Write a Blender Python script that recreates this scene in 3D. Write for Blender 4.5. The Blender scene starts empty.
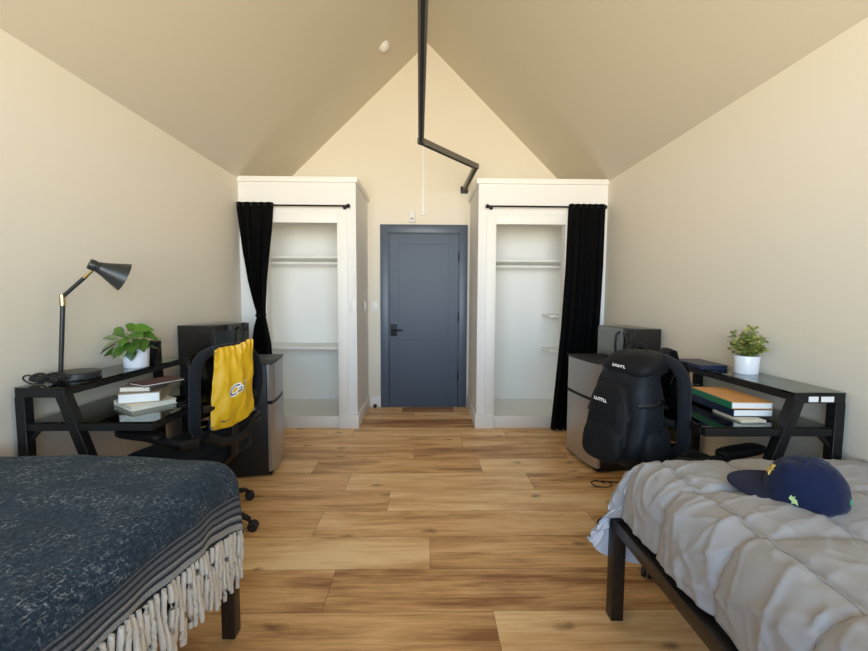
import bpy, bmesh, math, random
from mathutils import Vector, Matrix, Euler, noise
random.seed(7)
PI = math.pi
scn = bpy.context.scene
COL = scn.collection

# ------------------------------------------------------------------ materials
def new_mat(name):
    m = bpy.data.materials.new(name); m.use_nodes = True
    nt = m.node_tree; b = nt.nodes['Principled BSDF']
    return m, nt, b

def mat(name, col, rough=.5, metal=0., spec=.5, bump=0., bscale=60., sheen=0., vary=0., coat=0., vscale=6.):
    m, nt, b = new_mat(name)
    b.inputs['Base Color'].default_value = (*col, 1)
    b.inputs['Roughness'].default_value = rough
    b.inputs['Metallic'].default_value = metal
    b.inputs['Specular IOR Level'].default_value = spec
    if sheen: b.inputs['Sheen Weight'].default_value = sheen
    if coat: b.inputs['Coat Weight'].default_value = coat
    tc = nt.nodes.new('ShaderNodeTexCoord')
    if bump:
        n = nt.nodes.new('ShaderNodeTexNoise'); n.inputs['Scale'].default_value = bscale
        n.inputs['Detail'].default_value = 3
        bp = nt.nodes.new('ShaderNodeBump'); bp.inputs['Strength'].default_value = bump
        bp.inputs['Distance'].default_value = .004
        nt.links.new(tc.outputs['Object'], n.inputs['Vector'])
        nt.links.new(n.outputs['Fac'], bp.inputs['Height'])
        nt.links.new(bp.outputs['Normal'], b.inputs['Normal'])
    if vary:
        n = nt.nodes.new('ShaderNodeTexNoise'); n.inputs['Scale'].default_value = vscale
        n.inputs['Detail'].default_value = 4
        r = nt.nodes.new('ShaderNodeMapRange')
        r.inputs['To Min'].default_value = 1 - vary; r.inputs['To Max'].default_value = 1 + vary
        mx = nt.nodes.new('ShaderNodeVectorMath'); mx.operation = 'SCALE'
        mx.inputs[0].default_value = col
        nt.links.new(tc.outputs['Object'], n.inputs['Vector'])
        nt.links.new(n.outputs['Fac'], r.inputs['Value'])
        nt.links.new(r.outputs['Result'], mx.inputs['Scale'])
        nt.links.new(mx.outputs[0], b.inputs['Base Color'])
    return m

def srgb(r, g, b):
    f = lambda c: (c/255/12.92 if c/255 <= .04045 else ((c/255+.055)/1.055)**2.4)
    return (f(r), f(g), f(b))

M = {}
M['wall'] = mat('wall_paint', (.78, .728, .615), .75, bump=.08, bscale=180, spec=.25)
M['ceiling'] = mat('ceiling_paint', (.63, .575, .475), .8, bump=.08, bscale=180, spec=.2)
M['white'] = mat('white_trim_paint', (.84, .825, .78), .5, bump=.03, bscale=90, spec=.35)
M['closet_lightened'] = mat('closet_paint_lightened', (.93, .915, .86), .6, bump=.05, bscale=160, spec=.3)  # same white as the front, lightened to offset the shade inside
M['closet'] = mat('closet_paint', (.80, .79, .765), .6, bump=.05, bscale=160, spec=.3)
M['door'] = mat('slate_blue_door_paint', (.070, .092, .128), .42, bump=.02, bscale=120, spec=.3)
M['door_trim'] = mat('slate_blue_trim_paint', (.075, .098, .138), .4, bump=.02, bscale=120, spec=.5)
M['black_metal'] = mat('black_powder_coat', (.006, .006, .0065), .45, bump=.05, bscale=400, spec=.35)
M['track'] = mat('bronze_black_metal', (.18, .165, .14), .38, metal=.4, bump=.02, bscale=200)
M['slot'] = mat('dark_slot', (.012, .012, .012), .6, bump=.02)
M['black_plastic'] = mat('black_plastic', (.006, .006, .0065), .5, bump=.06, bscale=300, spec=.35)
M['gloss_black'] = mat('gloss_black', (.008, .008, .009), .12, bump=.01, bscale=20, spec=.6)
M['chair_fabric'] = mat('dark_navy_black_fabric', (.0065, .0085, .012), .85, bump=.3, bscale=500, sheen=.05, spec=.2)
M['pack'] = mat('black_backpack_nylon', (.004, .0045, .0058), .65, bump=.5, bscale=45, sheen=.02, spec=.22)
M['pack2'] = mat('blue_black_backpack_nylon', (.0045, .0068, .0105), .62, bump=.5, bscale=40, sheen=.03, spec=.25)
M['curtain'] = mat('black_curtain_cloth', (.0035, .0035, .0038), .9, bump=.2, bscale=400, spec=.08)
M['steel'] = mat('stainless_fridge_steel', (.50, .505, .52), .33, metal=.85, bump=.01, bscale=30, vary=.03)
M['fridge_black'] = mat('fridge_black_case', (.011, .011, .012), .5, bump=.05, bscale=400)
M['mw_silver'] = mat('microwave_silver', (.23, .25, .25), .35, metal=.5, bump=.01)
M['mw_window'] = mat('microwave_window_glass', (.20, .235, .235), .15, bump=.005, spec=.6)
M['mw_dark'] = mat('dark_grey_microwave_window', (.035, .042, .042), .15, bump=.005, spec=.6)
M['glint'] = mat('polished_edge_strip', (.35, .55, .58), .25, metal=.7, bump=.01)
M['brass'] = mat('brass', (.72, .55, .26), .28, metal=1., bump=.01)
M['lamp_black'] = mat('matte_charcoal_lamp_paint', (.02, .023, .023), .4, bump=.02, bscale=200)
M['pot'] = mat('white_ceramic', (.80, .82, .86), .3, bump=.01, bscale=40)
M['soil'] = mat('potting_soil', (.03, .02, .013), .95, bump=.8, bscale=120, vary=.4, vscale=90)
M['page'] = mat('book_pages', (.74, .68, .55), .85, bump=.3, bscale=250, vary=.08, vscale=80)
M['page_white'] = mat('white_book_pages', (.80, .80, .77), .85, bump=.3, bscale=250, vary=.05, vscale=80)
M['bk_tan'] = mat('tan_book_cover', (.40, .31, .20), .5, bump=.03, vary=.35, vscale=22)
M['bk_cream'] = mat('cream_book_cover', (.70, .65, .52), .55, bump=.03, vary=.08)
M['bk_red'] = mat('dark_red_book_cover', (.06, .012, .011), .6, bump=.03, vary=.5, vscale=25)
M['bk_grey'] = mat('grey_brown_book_cover', (.20, .17, .14), .4, bump=.03, vary=.4, vscale=25)
M['bk_orange'] = mat('orange_book_cover', (.74, .37, .13), .4, bump=.02, vary=.25, vscale=14)
M['bk_green'] = mat('green_book_spine', (.02, .19, .09), .4, bump=.02, vary=.2, vscale=20)
M['bk_navy'] = mat('navy_book_cover', (.008, .016, .045), .4, bump=.02, vary=.2)
M['yellow'] = mat('golden_yellow_nylon', (.64, .37, .010), .5, bump=.25, bscale=45, spec=.4)
M['navy_ink'] = mat('navy_print', (.02, .025, .10), .6, bump=.02)
M['white_ink'] = mat('white_print', (.80, .78, .74), .6, bump=.02)
M['grey_ink'] = mat('pale_grey_print', (.45, .45, .44), .6, bump=.02)
M['cap'] = mat('navy_cap_twill', (.006, .012, .045), .85, bump=.3, bscale=600, sheen=.12, spec=.2)
M['cap_brim'] = mat('navy_brim_twill', (.008, .010, .028), .85, bump=.3, bscale=600, sheen=.1, spec=.2)
M['gold'] = mat('gold_embroidery', (.75, .50, .12), .7, bump=.5, bscale=500)
M['lime'] = mat('lime_embroidery', (.55, .72, .30), .7, bump=.5, bscale=500)
M['green_emb'] = mat('green_embroidery', (.10, .40, .20), .7, bump=.5, bscale=500)
M['seam'] = mat('shaded_seam_thread', (.30, .292, .295), .8, bump=.1)  # thread darker than the cloth, standing in for shade in the seams
M['sheet'] = mat('white_bed_sheet', (.78, .77, .77), .85, bump=.2, bscale=30)
M['fringe'] = mat('cream_wool_fringe', (.74, .69, .60), .95, bump=.6, bscale=260, sheen=.3, spec=.1)
M['bed_metal'] = mat('dark_brown_black_bed_steel', (.017, .013, .011), .38, bump=.03, bscale=300)
M['plate'] = mat('white_switch_plastic', (.80, .79, .76), .4, bump=.01)
M['cable'] = mat('black_cable_rubber', (.012, .012, .012), .5, bump=.05, bscale=300)
M['sticker'] = mat('white_sticker', (.78, .77, .74), .5, bump=.02, vary=.05, vscale=60)
M['stem'] = mat('green_stem', (.16, .25, .06), .6, bump=.05)
M['rubber'] = mat('dark_rubber', (.012, .012, .018), .6, bump=.05)
M['lining'] = mat('pale_comforter_lining', (.72, .74, .80), .8, bump=.25, bscale=22)

def mat_leaf(name, c1, c2, c3):
    m, nt, b = new_mat(name)
    at = nt.nodes.new('ShaderNodeAttribute'); at.attribute_name = 'tone'
    rp = nt.nodes.new('ShaderNodeValToRGB')
    e = rp.color_ramp.elements
    e[0].position = 0; e[0].color = (*c1, 1); e[1].position = 1; e[1].color = (*c3, 1)
    k = e.new(.55); k.color = (*c2, 1)
    nt.links.new(at.outputs['Fac'], rp.inputs['Fac'])
    nt.links.new(rp.outputs['Color'], b.inputs['Base Color'])
    b.inputs['Roughness'].default_value = .4
    return m
M['pothos'] = mat_leaf('pothos_leaf', (.014, .042, .009), (.075, .19, .014), (.50, .50, .30))
M['shrub'] = mat_leaf('small_shrub_leaf', (.075, .085, .022), (.22, .25, .05), (.52, .50, .12))

def mat_glass(name, tint, refl=1.0):
    m = bpy.data.materials.new(name); m.use_nodes = True
    nt = m.node_tree; nt.nodes.clear()
    o = nt.nodes.new('ShaderNodeOutputMaterial'); mx = nt.nodes.new('ShaderNodeMixShader')
    tr = nt.nodes.new('ShaderNodeBsdfTransparent'); tr.inputs['Color'].default_value = (*tint, 1)
    gl = nt.nodes.new('ShaderNodeBsdfGlossy'); gl.inputs['Roughness'].default_value = .03
    gl.inputs['Color'].default_value = (.95, 1, .98, 1)
    fr = nt.nodes.new('ShaderNodeFresnel'); fr.inputs['IOR'].default_value = 1.5
    ml = nt.nodes.new('ShaderNodeMath'); ml.operation = 'MULTIPLY'; ml.inputs[1].default_value = refl
    ml.use_clamp = True
    nt.links.new(fr.outputs[0], ml.inputs[0])
    nt.links.new(ml.outputs[0], mx.inputs[0]); nt.links.new(tr.outputs[0], mx.inputs[1])
    nt.links.new(gl.outputs[0], mx.inputs[2]); nt.links.new(mx.outputs[0], o.inputs[0])
    return m
M['glass'] = mat_glass('green_tinted_desk_glass', (.76, .82, .80), 1.15)
M['mesh'] = mat_glass('see_through_black_chair_mesh', (.10, .10, .11), .25)

def mat_floor():
    m, nt, b = new_mat('oak_plank_floor')
    L = nt.links.new; N = nt.nodes.new
    tc = N('ShaderNodeTexCoord')
    at = N('ShaderNodeAttribute'); at.attribute_name = 'tone'
    wn = N('ShaderNodeTexWhiteNoise'); wn.noise_dimensions = '1D'
    m1 = N('ShaderNodeMath'); m1.operation = 'MULTIPLY'; m1.inputs[1].default_value = 917.3
    L(at.outputs['Fac'], m1.inputs[0]); L(m1.outputs[0], wn.inputs['W'])
    sc = N('ShaderNodeVectorMath'); sc.operation = 'SCALE'; sc.inputs['Scale'].default_value = 37.
    L(wn.outputs['Color'], sc.inputs[0])
    ad = N('ShaderNodeVectorMath'); ad.operation = 'ADD'
    L(tc.outputs['Object'], ad.inputs[0]); L(sc.outputs[0], ad.inputs[1])
    def stretched(sx, sy, scale, detail, rough=.55, dist=0.):
        mp = N('ShaderNodeVectorMath'); mp.operation = 'MULTIPLY'; mp.inputs[1].default_value = (sx, sy, 1)
        L(ad.outputs[0], mp.inputs[0])
        n = N('ShaderNodeTexNoise'); n.inputs['Scale'].default_value = scale; n.inputs['Detail'].default_value = detail
        n.inputs['Roughness'].default_value = rough; n.inputs['Distortion'].default_value = dist
        L(mp.outputs[0], n.inputs['Vector']); return n
    broad = stretched(.9, 5., 1.6, 4, .55, .6)
    fine = stretched(1.6, 30., 2.2, 5, .65, .3)
    hair = stretched(3., 120., 2., 3, .6)
    def mathn(op, a, bb, clamp=False):
        x = N('ShaderNodeMath'); x.operation = op; x.use_clamp = clamp
        for i, v in enumerate((a, bb)):
            if isinstance(v, (int, float)): x.inputs[i].default_value = v
            else: L(v, x.inputs[i])
        return x.outputs[0]
    s = mathn('ADD', mathn('MULTIPLY', broad.outputs['Fac'], .55), mathn('MULTIPLY', fine.outputs['Fac'], .32))
    s = mathn('ADD', s, mathn('MULTIPLY', hair.outputs['Fac'], .13))
    tone = mathn('MULTIPLY', mathn('SUBTRACT', at.outputs['Fac'], .5), .22)
    s = mathn('ADD', s, tone)
    rp = N('ShaderNodeValToRGB'); e = rp.color_ramp.elements
    e[0].position = .34; e[0].color = (*srgb(152, 103, 61), 1)
    e[1].position = .66; e[1].color = (*srgb(252, 220, 168), 1)
    k = e.new(.50); k.color = (*srgb(226, 179, 122), 1)
    L(s, rp.inputs['Fac'])
    # knots : flattened dark spots with a softer halo
    mp = N('ShaderNodeVectorMath'); mp.operation = 'MULTIPLY'; mp.inputs[1].default_value = (2.3, 5.0, 1)
    L(ad.outputs[0], mp.inputs[0])
    wob = N('ShaderNodeTexNoise'); wob.inputs['Scale'].default_value = 9.; L(ad.outputs[0], wob.inputs['Vector'])
    wa = N('ShaderNodeVectorMath'); wa.operation = 'SCALE'; wa.inputs['Scale'].default_value = .30
    L(wob.outputs['Color'], wa.inputs[0])
    kv = N('ShaderNodeVectorMath'); kv.operation = 'ADD'; L(mp.outputs[0], kv.inputs[0]); L(wa.outputs[0], kv.inputs[1])
    vo = N('ShaderNodeTexVoronoi'); vo.voronoi_dimensions = '2D'; vo.inputs['Scale'].default_value = 1.; L(kv.outputs[0], vo.inputs['Vector'])
    sp = N('ShaderNodeSeparateColor'); L(vo.outputs['Color'], sp.inputs[0])
    has = mathn('GREATER_THAN', sp.outputs[0], .62)
    core = N('ShaderNodeMapRange'); core.inputs['From Min'].default_value = .02; core.inputs['From Max'].default_value = .13
    core.inputs['To Min'].default_value = 1; core.inputs['To Max'].default_value = 0; L(vo.outputs['Distance'], core.inputs['Value'])
    kf = mathn('MULTIPLY', mathn('MULTIPLY', core.outputs[0], has), .62)
    mx = N('ShaderNodeMix'); mx.data_type = 'RGBA'
    L(kf, mx.inputs['Factor']); L(rp.outputs['Color'], mx.inputs['A']); mx.inputs['B'].default_value = (*srgb(74, 44, 24), 1)
    L(mx.outputs['Result'], b.inputs['Base Color'])
    b.inputs['Roughness'].default_value = .42
    b.inputs['Specular IOR Level'].default_value = .4
    bp = N('ShaderNodeBump'); bp.inputs['Strength'].default_value = .12; bp.inputs['Distance'].default_value = .002
    L(fine.outputs['Fac'], bp.inputs['Height']); L(bp.outputs['Normal'], b.inputs['Normal'])
    return m
M['floor'] = mat_floor()
M['gap'] = mat('floor_joint', (.10, .055, .028), .8, bump=.02)

def mat_blanket():
    """navy woven throw: pale flecks along the threads, grey stripes near the hem.  UV = (distance from hem, along bed) in metres"""
    m, nt, b = new_mat('navy_flecked_wool')
    L = nt.links.new; N = nt.nodes.new
    uv = N('ShaderNodeUVMap'); uv.uv_map = 'UVMap'
    sep = N('ShaderNodeSeparateXYZ'); L(uv.outputs[0], sep.inputs[0])
    def noise_s(sx, sy, scale, detail, rough):
        mp = N('ShaderNodeVectorMath'); mp.operation = 'MULTIPLY'; mp.inputs[1].default_value = (sx, sy, 1)
        L(uv.outputs[0], mp.inputs[0])
        n = N('ShaderNodeTexNoise'); n.inputs['Scale'].default_value = scale; n.inputs['Detail'].default_value = detail
        n.inputs['Roughness'].default_value = rough; n.noise_dimensions = '2D'
        L(mp.outputs[0], n.inputs['Vector']); return n.outputs['Fac']
    def mr(v, a, bb, lo=0., hi=1.):
        r = N('ShaderNodeMapRange'); r.inputs['From Min'].default_value = a; r.inputs['From Max'].default_value = bb
        r.inputs['To Min'].default_value = lo; r.inputs['To Max'].default_value = hi; L(v, r.inputs['Value']); return r.outputs[0]
    def mt(op, a, bb):
        x = N('ShaderNodeMath'); x.operation = op
        for i, v in enumerate((a, bb)):
            if isinstance(v, (int, float)): x.inputs[i].default_value = v
            else: L(v, x.inputs[i])
        return x.outputs[0]
    f1 = mr(noise_s(1, 3.2, 42, 4, .75), .58, .74)
    f2 = mr(noise_s(3.4, 1, 38, 4, .75), .57, .73)
    blot = mr(noise_s(1, 1.6, 6, 4, .65), .42, .64, .12, 1.)
    fl = mt('MULTIPLY', mt('MAXIMUM', f1, f2), blot)
    mott = mr(noise_s(1, 1, 60, 4, .7), .3, .7, 0, 1)
    navy = N('ShaderNodeMix'); navy.data_type = 'RGBA'; L(mott, navy.inputs['Factor'])
    navy.inputs['A'].default_value = (.011, .024, .044, 1); navy.inputs['B'].default_value = (.038, .062, .088, 1)
    c1 = N('ShaderNodeMix'); c1.data_type = 'RGBA'; L(fl, c1.inputs['Factor'])
    L(navy.outputs['Result'], c1.inputs['A']); c1.inputs['B'].default_value = (.46, .50, .52, 1)
    # stripes near the hem
    rp = N('ShaderNodeValToRGB'); rp.color_ramp.interpolation = 'LINEAR'
    dark = (.022, .030, .045, 1); pale = (.38, .385, .38, 1); mid = (.15, .17, .19, 1)
    e = rp.color_ramp.elements
    stops = [(0, pale), (.05, mid), (.085, dark), (.12, dark), (.155, pale), (.28, pale), (.31, dark), (.35, dark), (.39, mid), (.47, pale), (.51, dark), (.55, dark),
             (.59, mid), (.66, mid), (.69, dark), (.73, dark), (.77, mid), (.83, mid), (.87, dark), (.91, dark), (.95, mid), (1., dark)]
    e[0].position = 0; e[0].color = stops[0][1]; e[1].position = 1; e[1].color = stops[-1][1]
    for p_, c_ in stops[1:-1]:
        k = e.new(p_); k.color = c_
    L(mr(sep.outputs[0], 0., .16), rp.inputs['Fac'])
    fz = N('ShaderNodeMix'); fz.data_type = 'RGBA'; fz.blend_type = 'MULTIPLY'; fz.inputs['Factor'].default_value = .65
    L(rp.outputs['Color'], fz.inputs['A'])
    gr = N('ShaderNodeCombineColor')
    g = mr(noise_s(1, 1, 150, 3, .7), .3, .7, .45, 1.35)
    for i in range(3): L(g, gr.inputs[i])
    L(gr.outputs[0], fz.inputs['B'])
    sel = mr(sep.outputs[0], .155, .168)
    c2 = N('ShaderNodeMix'); c2.data_type = 'RGBA'; L(sel, c2.inputs['Factor'])
    L(fz.outputs['Result'], c2.inputs['A']); L(c1.outputs['Result'], c2.inputs['B'])
    L(c2.outputs['Result'], b.inputs['Base Color'])
    b.inputs['Roughness'].default_value = .95; b.inputs['Specular IOR Level'].default_value = .1
    b.inputs['Sheen Weight'].default_value = .06; b.inputs['Sheen Roughness'].default_value = .5
    bp = N('ShaderNodeBump'); bp.inputs['Strength'].default_value = .6; bp.inputs['Distance'].default_value = .005
    L(noise_s(1, 1, 130, 3, .7), bp.inputs['Height']); L(bp.outputs['Normal'], b.inputs['Normal'])
    return m
M['blanket'] = mat_blanket()
M['comforter'] = mat('grey_comforter_cotton', (.355, .350, .358), .6, bump=.10, bscale=35, sheen=.12, spec=.35)

# ------------------------------------------------------------------ mesh helpers
def finish(bm, angle=38):
    bmesh.ops.recalc_face_normals(bm, faces=bm.faces)
    lim = math.radians(angle)
    for f in bm.faces: f.smooth = True
    for e in bm.edges:
        if len(e.link_faces) == 2:
            e.smooth = e.calc_face_angle(0) < lim
        else: e.smooth = True

def obj(name, bm, m, parent=None, angle=38, recalc=True, label=None, kind=None):
    if recalc: finish(bm, angle)
    else:
        for f in bm.faces: f.smooth = True
    me = bpy.data.meshes.new(name); bm.to_mesh(me); bm.free()
    for x in (m if isinstance(m, (list, tuple)) else [m]): me.materials.append(M[x] if isinstance(x, str) else x)
    o = bpy.data.objects.new(name, me); COL.objects.link(o)
    if parent: o.parent = parent
    if label: o['label'] = label
    if kind: o['kind'] = kind
    return o

def thing(name, label, cat, loc=(0, 0, 0), rz=0., group=None):
    o = bpy.data.objects.new(name, None); COL.objects.link(o)
    o.location = loc; o.rotation_euler = (0, 0, rz); o.empty_display_size = .05
    o['label'] = label; o['category'] = cat
    if group: o['group'] = group
    return o

def tag(o, label, cat, group=None):
    o['label'] = label; o['category'] = cat
    if group: o['group'] = group
    return o

def struct(name, bm, m, parent=None, angle=38):
    o = obj(name, bm, m, parent, angle); o['kind'] = 'structure'; return o

def BM(): return bmesh.new()

def box(bm, lo, hi, bevel=0., seg=2, T=None):
    lo = Vector(lo); hi = Vector(hi)
    t = bmesh.new(); bmesh.ops.create_cube(t, size=1)
    for v in t.verts:
        v.co = Vector(((lo[i]+hi[i])/2 + v.co[i]*(hi[i]-lo[i]) for i in range(3)))
    if bevel: bmesh.ops.bevel(t, geom=list(t.edges), offset=bevel, segments=seg, affect='EDGES', profile=.5)
    if T is not None: bmesh.ops.transform(t, matrix=T, verts=t.verts)
    join(bm, t); return bm

def join(bm, t):
    me = bpy.data.meshes.new('tmp'); t.to_mesh(me); t.free(); bm.from_mesh(me); bpy.data.meshes.remove(me)

def frames(pts, up=Vector((0, 0, 1)), closed=False):
    n = len(pts); out = []
    for i in range(n):
        a = pts[(i-1) % n] if (i > 0 or closed) else pts[i]
        b = pts[(i+1) % n] if (i < n-1 or closed) else pts[i]
        d = (b-a).normalized()
        u = up - d*up.dot(d)
        if u.length < 1e-3: u = Vector((1, 0, 0)) - d*d.x
        u.normalize(); out.append((d, d.cross(u).normalized(), u))
    return out

def tube(bm, pts, r, seg=10, closed=False, up=Vector((0, 0, 1)), ry=None, square=False, caps=True):
    """sweep an ellipse (or rounded square) of radii r (side) and ry (up) along points"""
    pts = [Vector(p) for p in pts]; fr = frames(pts, up, closed); rings = []
    for i, (p, (d, s, u)) in enumerate(zip(pts, fr)):
        ra = r[i] if isinstance(r, (list, tuple)) else r
        rb = (ry[i] if isinstance(ry, (list, tuple)) else ry) if ry is not None else ra
        ring = []
        for k in range(seg):
            a = 2*PI*(k+.5)/seg; c, sn = math.cos(a), math.sin(a)
            if square:
                e = .35; c = math.copysign(abs(c)**e, c); sn = math.copysign(abs(sn)**e, sn)
            ring.append(bm.verts.new(p + s*(ra*c) + u*(rb*sn)))
        rings.append(ring)
    m = len(rings)
    for i in range(m if closed else m-1):
        A, B = rings[i], rings[(i+1) % m]
        for k in range(seg): bm.faces.new((A[k], A[(k+1) % seg], B[(k+1) % seg], B[k]))
    if caps and not closed:
        bm.faces.new(rings[0][::-1]); bm.faces.new(rings[-1])
    return bm

def bar(bm, p0, p1, w, h, bevel=.002, up=Vector((0, 0, 1))):
    """square section bar between two points, w across, h along up"""
    p0, p1 = Vector(p0), Vector(p1); d = p1-p0; L = d.length; d = d.normalized()
    u = up - d*up.dot(d)
    if u.length < 1e-3: u = Vector((1, 0, 0)) - d*d.x
    u.normalize(); s = d.cross(u)
    T = Matrix((( d.x, s.x, u.x, p0.x), (d.y, s.y, u.y, p0.y), (d.z, s.z, u.z, p0.z), (0, 0, 0, 1)))
    return box(bm, (0, -w/2, -h/2), (L, w/2, h/2), bevel, 1, T)

def lathe(bm, prof, seg=28, T=None, cap0=True, cap1=True):
    rings = []
    for r, z in prof:
        rings.append([bm.verts.new((r*math.cos(2*PI*k/seg), r*math.sin(2*PI*k/seg), z)) for k in range(seg)])
    for A, B in zip(rings, rings[1:]):
        for k in range(seg): bm.faces.new((A[k], A[(k+1) % seg], B[(k+1) % seg], B[k]))
    if cap0: bm.faces.new(rings[0][::-1])
    if cap1: bm.faces.new(rings[-1])
    if T is not None:
        bmesh.ops.transform(bm, matrix=T, verts=[v for R in rings for v in R])
    return bm

def axisT(p, d):
    d = Vector(d).normalized(); q = d.to_track_quat('Z', 'Y')
    return Matrix.Translation(Vector(p)) @ q.to_matrix().to_4x4()

def superblob(bm, c, s, e1=.5, e2=.5, nu=28, nv=18, fn=None, T=None):
    """superellipsoid soft body; fn(v) reshapes each unit-ish point"""
    def sp(x, e): return math.copysign(abs(x)**e, x)
    rows = []
    for j in range(nv+1):
        ph = -PI/2 + PI*j/nv; row = []
        for i in range(nu):
            th = 2*PI*i/nu
            p = Vector((sp(math.cos(ph), e1)*sp(math.cos(th), e2), sp(math.cos(ph), e1)*sp(math.sin(th), e2), sp(math.sin(ph), e1)))
            if fn: p = fn(p)
            p = Vector((c[0]+p.x*s[0], c[1]+p.y*s[1], c[2]+p.z*s[2]))
            if T is not None: p = T @ p
            row.append(p)
        rows.append(row)
    bot = bm.verts.new(sum(rows[0], Vector())/nu); top = bm.verts.new(sum(rows[-1], Vector())/nu)
    R = [[bm.verts.new(p) for p in row] for row in rows[1:-1]]
    for A, B in zip(R, R[1:]):
        for k in range(nu): bm.faces.new((A[k], A[(k+1) % nu], B[(k+1) % nu], B[k]))
    for k in range(nu):
        bm.faces.new((bot, R[0][(k+1) % nu], R[0][k])); bm.faces.new((top, R[-1][k], R[-1][(k+1) % nu]))
    return bm

def prism(bm, poly, y0, y1):
    """polygon in XZ extruded along Y"""
    A = [bm.verts.new((x, y0, z)) for x, z in poly]; B = [bm.verts.new((x, y1, z)) for x, z in poly]
    n = len(poly)
    bm.faces.new(A); bm.faces.new(B[::-1])
    for i in range(n): bm.faces.new((A[i], B[i], B[(i+1) % n], A[(i+1) % n]))
    return bm

# ------------------------------------------------------------------ room
XL, XR = -1.794, 1.744
YB, YF = 4.725, -1.05          # back wall (door) and wall behind the camera
EAVE, APEX = 2.418, 4.135
YC = 3.947                    # closet fronts
T_ = .12
SL = (APEX-EAVE)/1.792

# floor: every plank a face, thin joints between
bm = BM(); lay = bm.faces.layers.float.new('tone')
def quad(x0, x1, y0, y1, z, mi, tone):
    f = bm.faces.new([bm.verts.new(p) for p in ((x0, y0, z), (x1, y0, z), (x1, y1, z), (x0, y1, z))])
    f.material_index = mi; f[lay] = tone
rng = random.Random(21)
quad(XL-T_, XR+T_, YF-T_, YB+T_, -.0025, 1, 0)
pitch = .264; known = {0: [-.98, .52], 1: [-.62-.0, .02+1.55], -1: [.33], 2: [-.9, .72], 3: [-.66, .1, 1.5], 4: [-.2, 1.1], 5: [-.75, .62], 6: [-.45, .75], 7: [.42]}
known = {-1: [.28, -1.2], 0: [-.43, 1.37], 1: [.02, -1.45], 2: [-.62, .98], 3: [-.24, 1.4], 4: [-.55, .74], 5: [-.85, .42], 6: [-.1, 1.15], 7: [.32, -1.3], 8: [-.7, .75]}
row = -9
tones = {-1: [.5, .35, .95], 0: [.3, .15, .7], 1: [.7, .85, .35], 2: [.35, .62, .5], 3: [.45, .8, .5], 4: [.55, .75, .3], 5: [.4, .35, .75], 6: [.45, .3, .65], 7: [.35, .6, .55], 8: [.5, .7, .6]}
while 1.588 + row*pitch < YB+.1:
    y0 = 1.588 + row*pitch; y1 = y0 + pitch - .0018
    y0c, y1c = max(y0, YF-.1), min(y1, YB+.1)
    if y1c > y0c:
        js = sorted(known.get(row, [rng.uniform(-1.2, 0), rng.uniform(.3, 1.4)]))
        xs = [XL-.1] + js + [XR+.1]
        for i, (a, b_) in enumerate(zip(xs, xs[1:])):
            tt = tones.get(row); tone = (tt[i] if tt and i < len(tt) else rng.random()) + rng.uniform(-.03, .03)
            quad(a+.0009, b_-.0009, y0c, y1c, 0, 0, tone)
    row += 1
for f in bm.faces: f.normal_update()
me = bpy.data.meshes.new('floor'); bm.to_mesh(me); bm.free()
me.materials.append(M['floor']); me.materials.append(M['gap'])
o = bpy.data.objects.new('floor', me); COL.objects.link(o); o['kind'] = 'structure'

bm = BM(); box(bm, (XL-T_, YF-T_, -.05), (XL, YB+T_, EAVE)); struct('wall_left', bm, 'wall')
bm = BM(); box(bm, (XR, YF-T_, -.05), (XR+T_, YB+T_, EAVE)); struct('wall_right', bm, 'wall')
xa = -.002
# gabled walls with an opening each
def gable(bm, y0, y1, ox0, ox1, oz0, oz1):
    zl = lambda x: min(APEX, APEX - SL*abs(x-xa)) + .0
    prism(bm, [(XL, -.05), (ox0, -.05), (ox0, zl(ox0)), (XL, EAVE)], y0, y1)
    prism(bm, [(ox1, -.05), (XR, -.05), (XR, zl(XR)), (ox1, zl(ox1))], y0, y1)
    prism(bm, [(ox0, oz1), (ox1, oz1), (ox1, zl(ox1)), (xa, APEX), (ox0, zl(ox0))], y0, y1)
    if oz0 > 0: prism(bm, [(ox0, -.05), (ox1, -.05), (ox1, oz0), (ox0, oz0)], y0, y1)
DX0, DX1, DZ = -.447, .377, 2.040
bm = BM(); gable(bm, YB, YB+T_, DX0, DX1, 0, DZ); struct('wall_back', bm, 'wall')
WX0, WX1, WZ0, WZ1 = -1.45, 1.40, .75, 2.72
bm = BM(); gable(bm, YF-T_, YF, WX0, WX1, WZ0, WZ1); struct('wall_front', bm, 'wall')
bm = BM()
prism(bm, [(XL-T_, EAVE-SL*T_), (xa, APEX), (xa, APEX+.14), (XL-T_, EAVE-SL*T_+.14)], YF-T_, YB+T_)
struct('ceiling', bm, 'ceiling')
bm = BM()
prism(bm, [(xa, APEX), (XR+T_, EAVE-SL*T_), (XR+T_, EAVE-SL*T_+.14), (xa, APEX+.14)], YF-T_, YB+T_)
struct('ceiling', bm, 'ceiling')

# window behind the camera: frame and mullions round the daylight opening
bm = BM(); y0, y1 = YF-.09, YF-.03
for a, b_ in (((WX0, WZ0), (WX0+.05, WZ1)), ((WX1-.05, WZ0), (WX1, WZ1)), ((WX0, WZ0), (WX1, WZ0+.05)), ((WX0, WZ1-.05), (WX1, WZ1)), ((-.03, WZ0), (.03, WZ1))):
    box(bm, (a[0], y0, a[1]), (b_[0], y1, b_[1]), .004)
struct('window_1', bm, 'white')

# baseboards along the side walls
bm = BM(); box(bm, (XL, YF, 0), (XL+.014, YC, .115), .003); struct('baseboard_left', bm, 'white')
bm = BM(); box(bm, (XR-.014, YF, 0), (XR, YC, .115), .003); struct('baseboard_right', bm, 'white')

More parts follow.
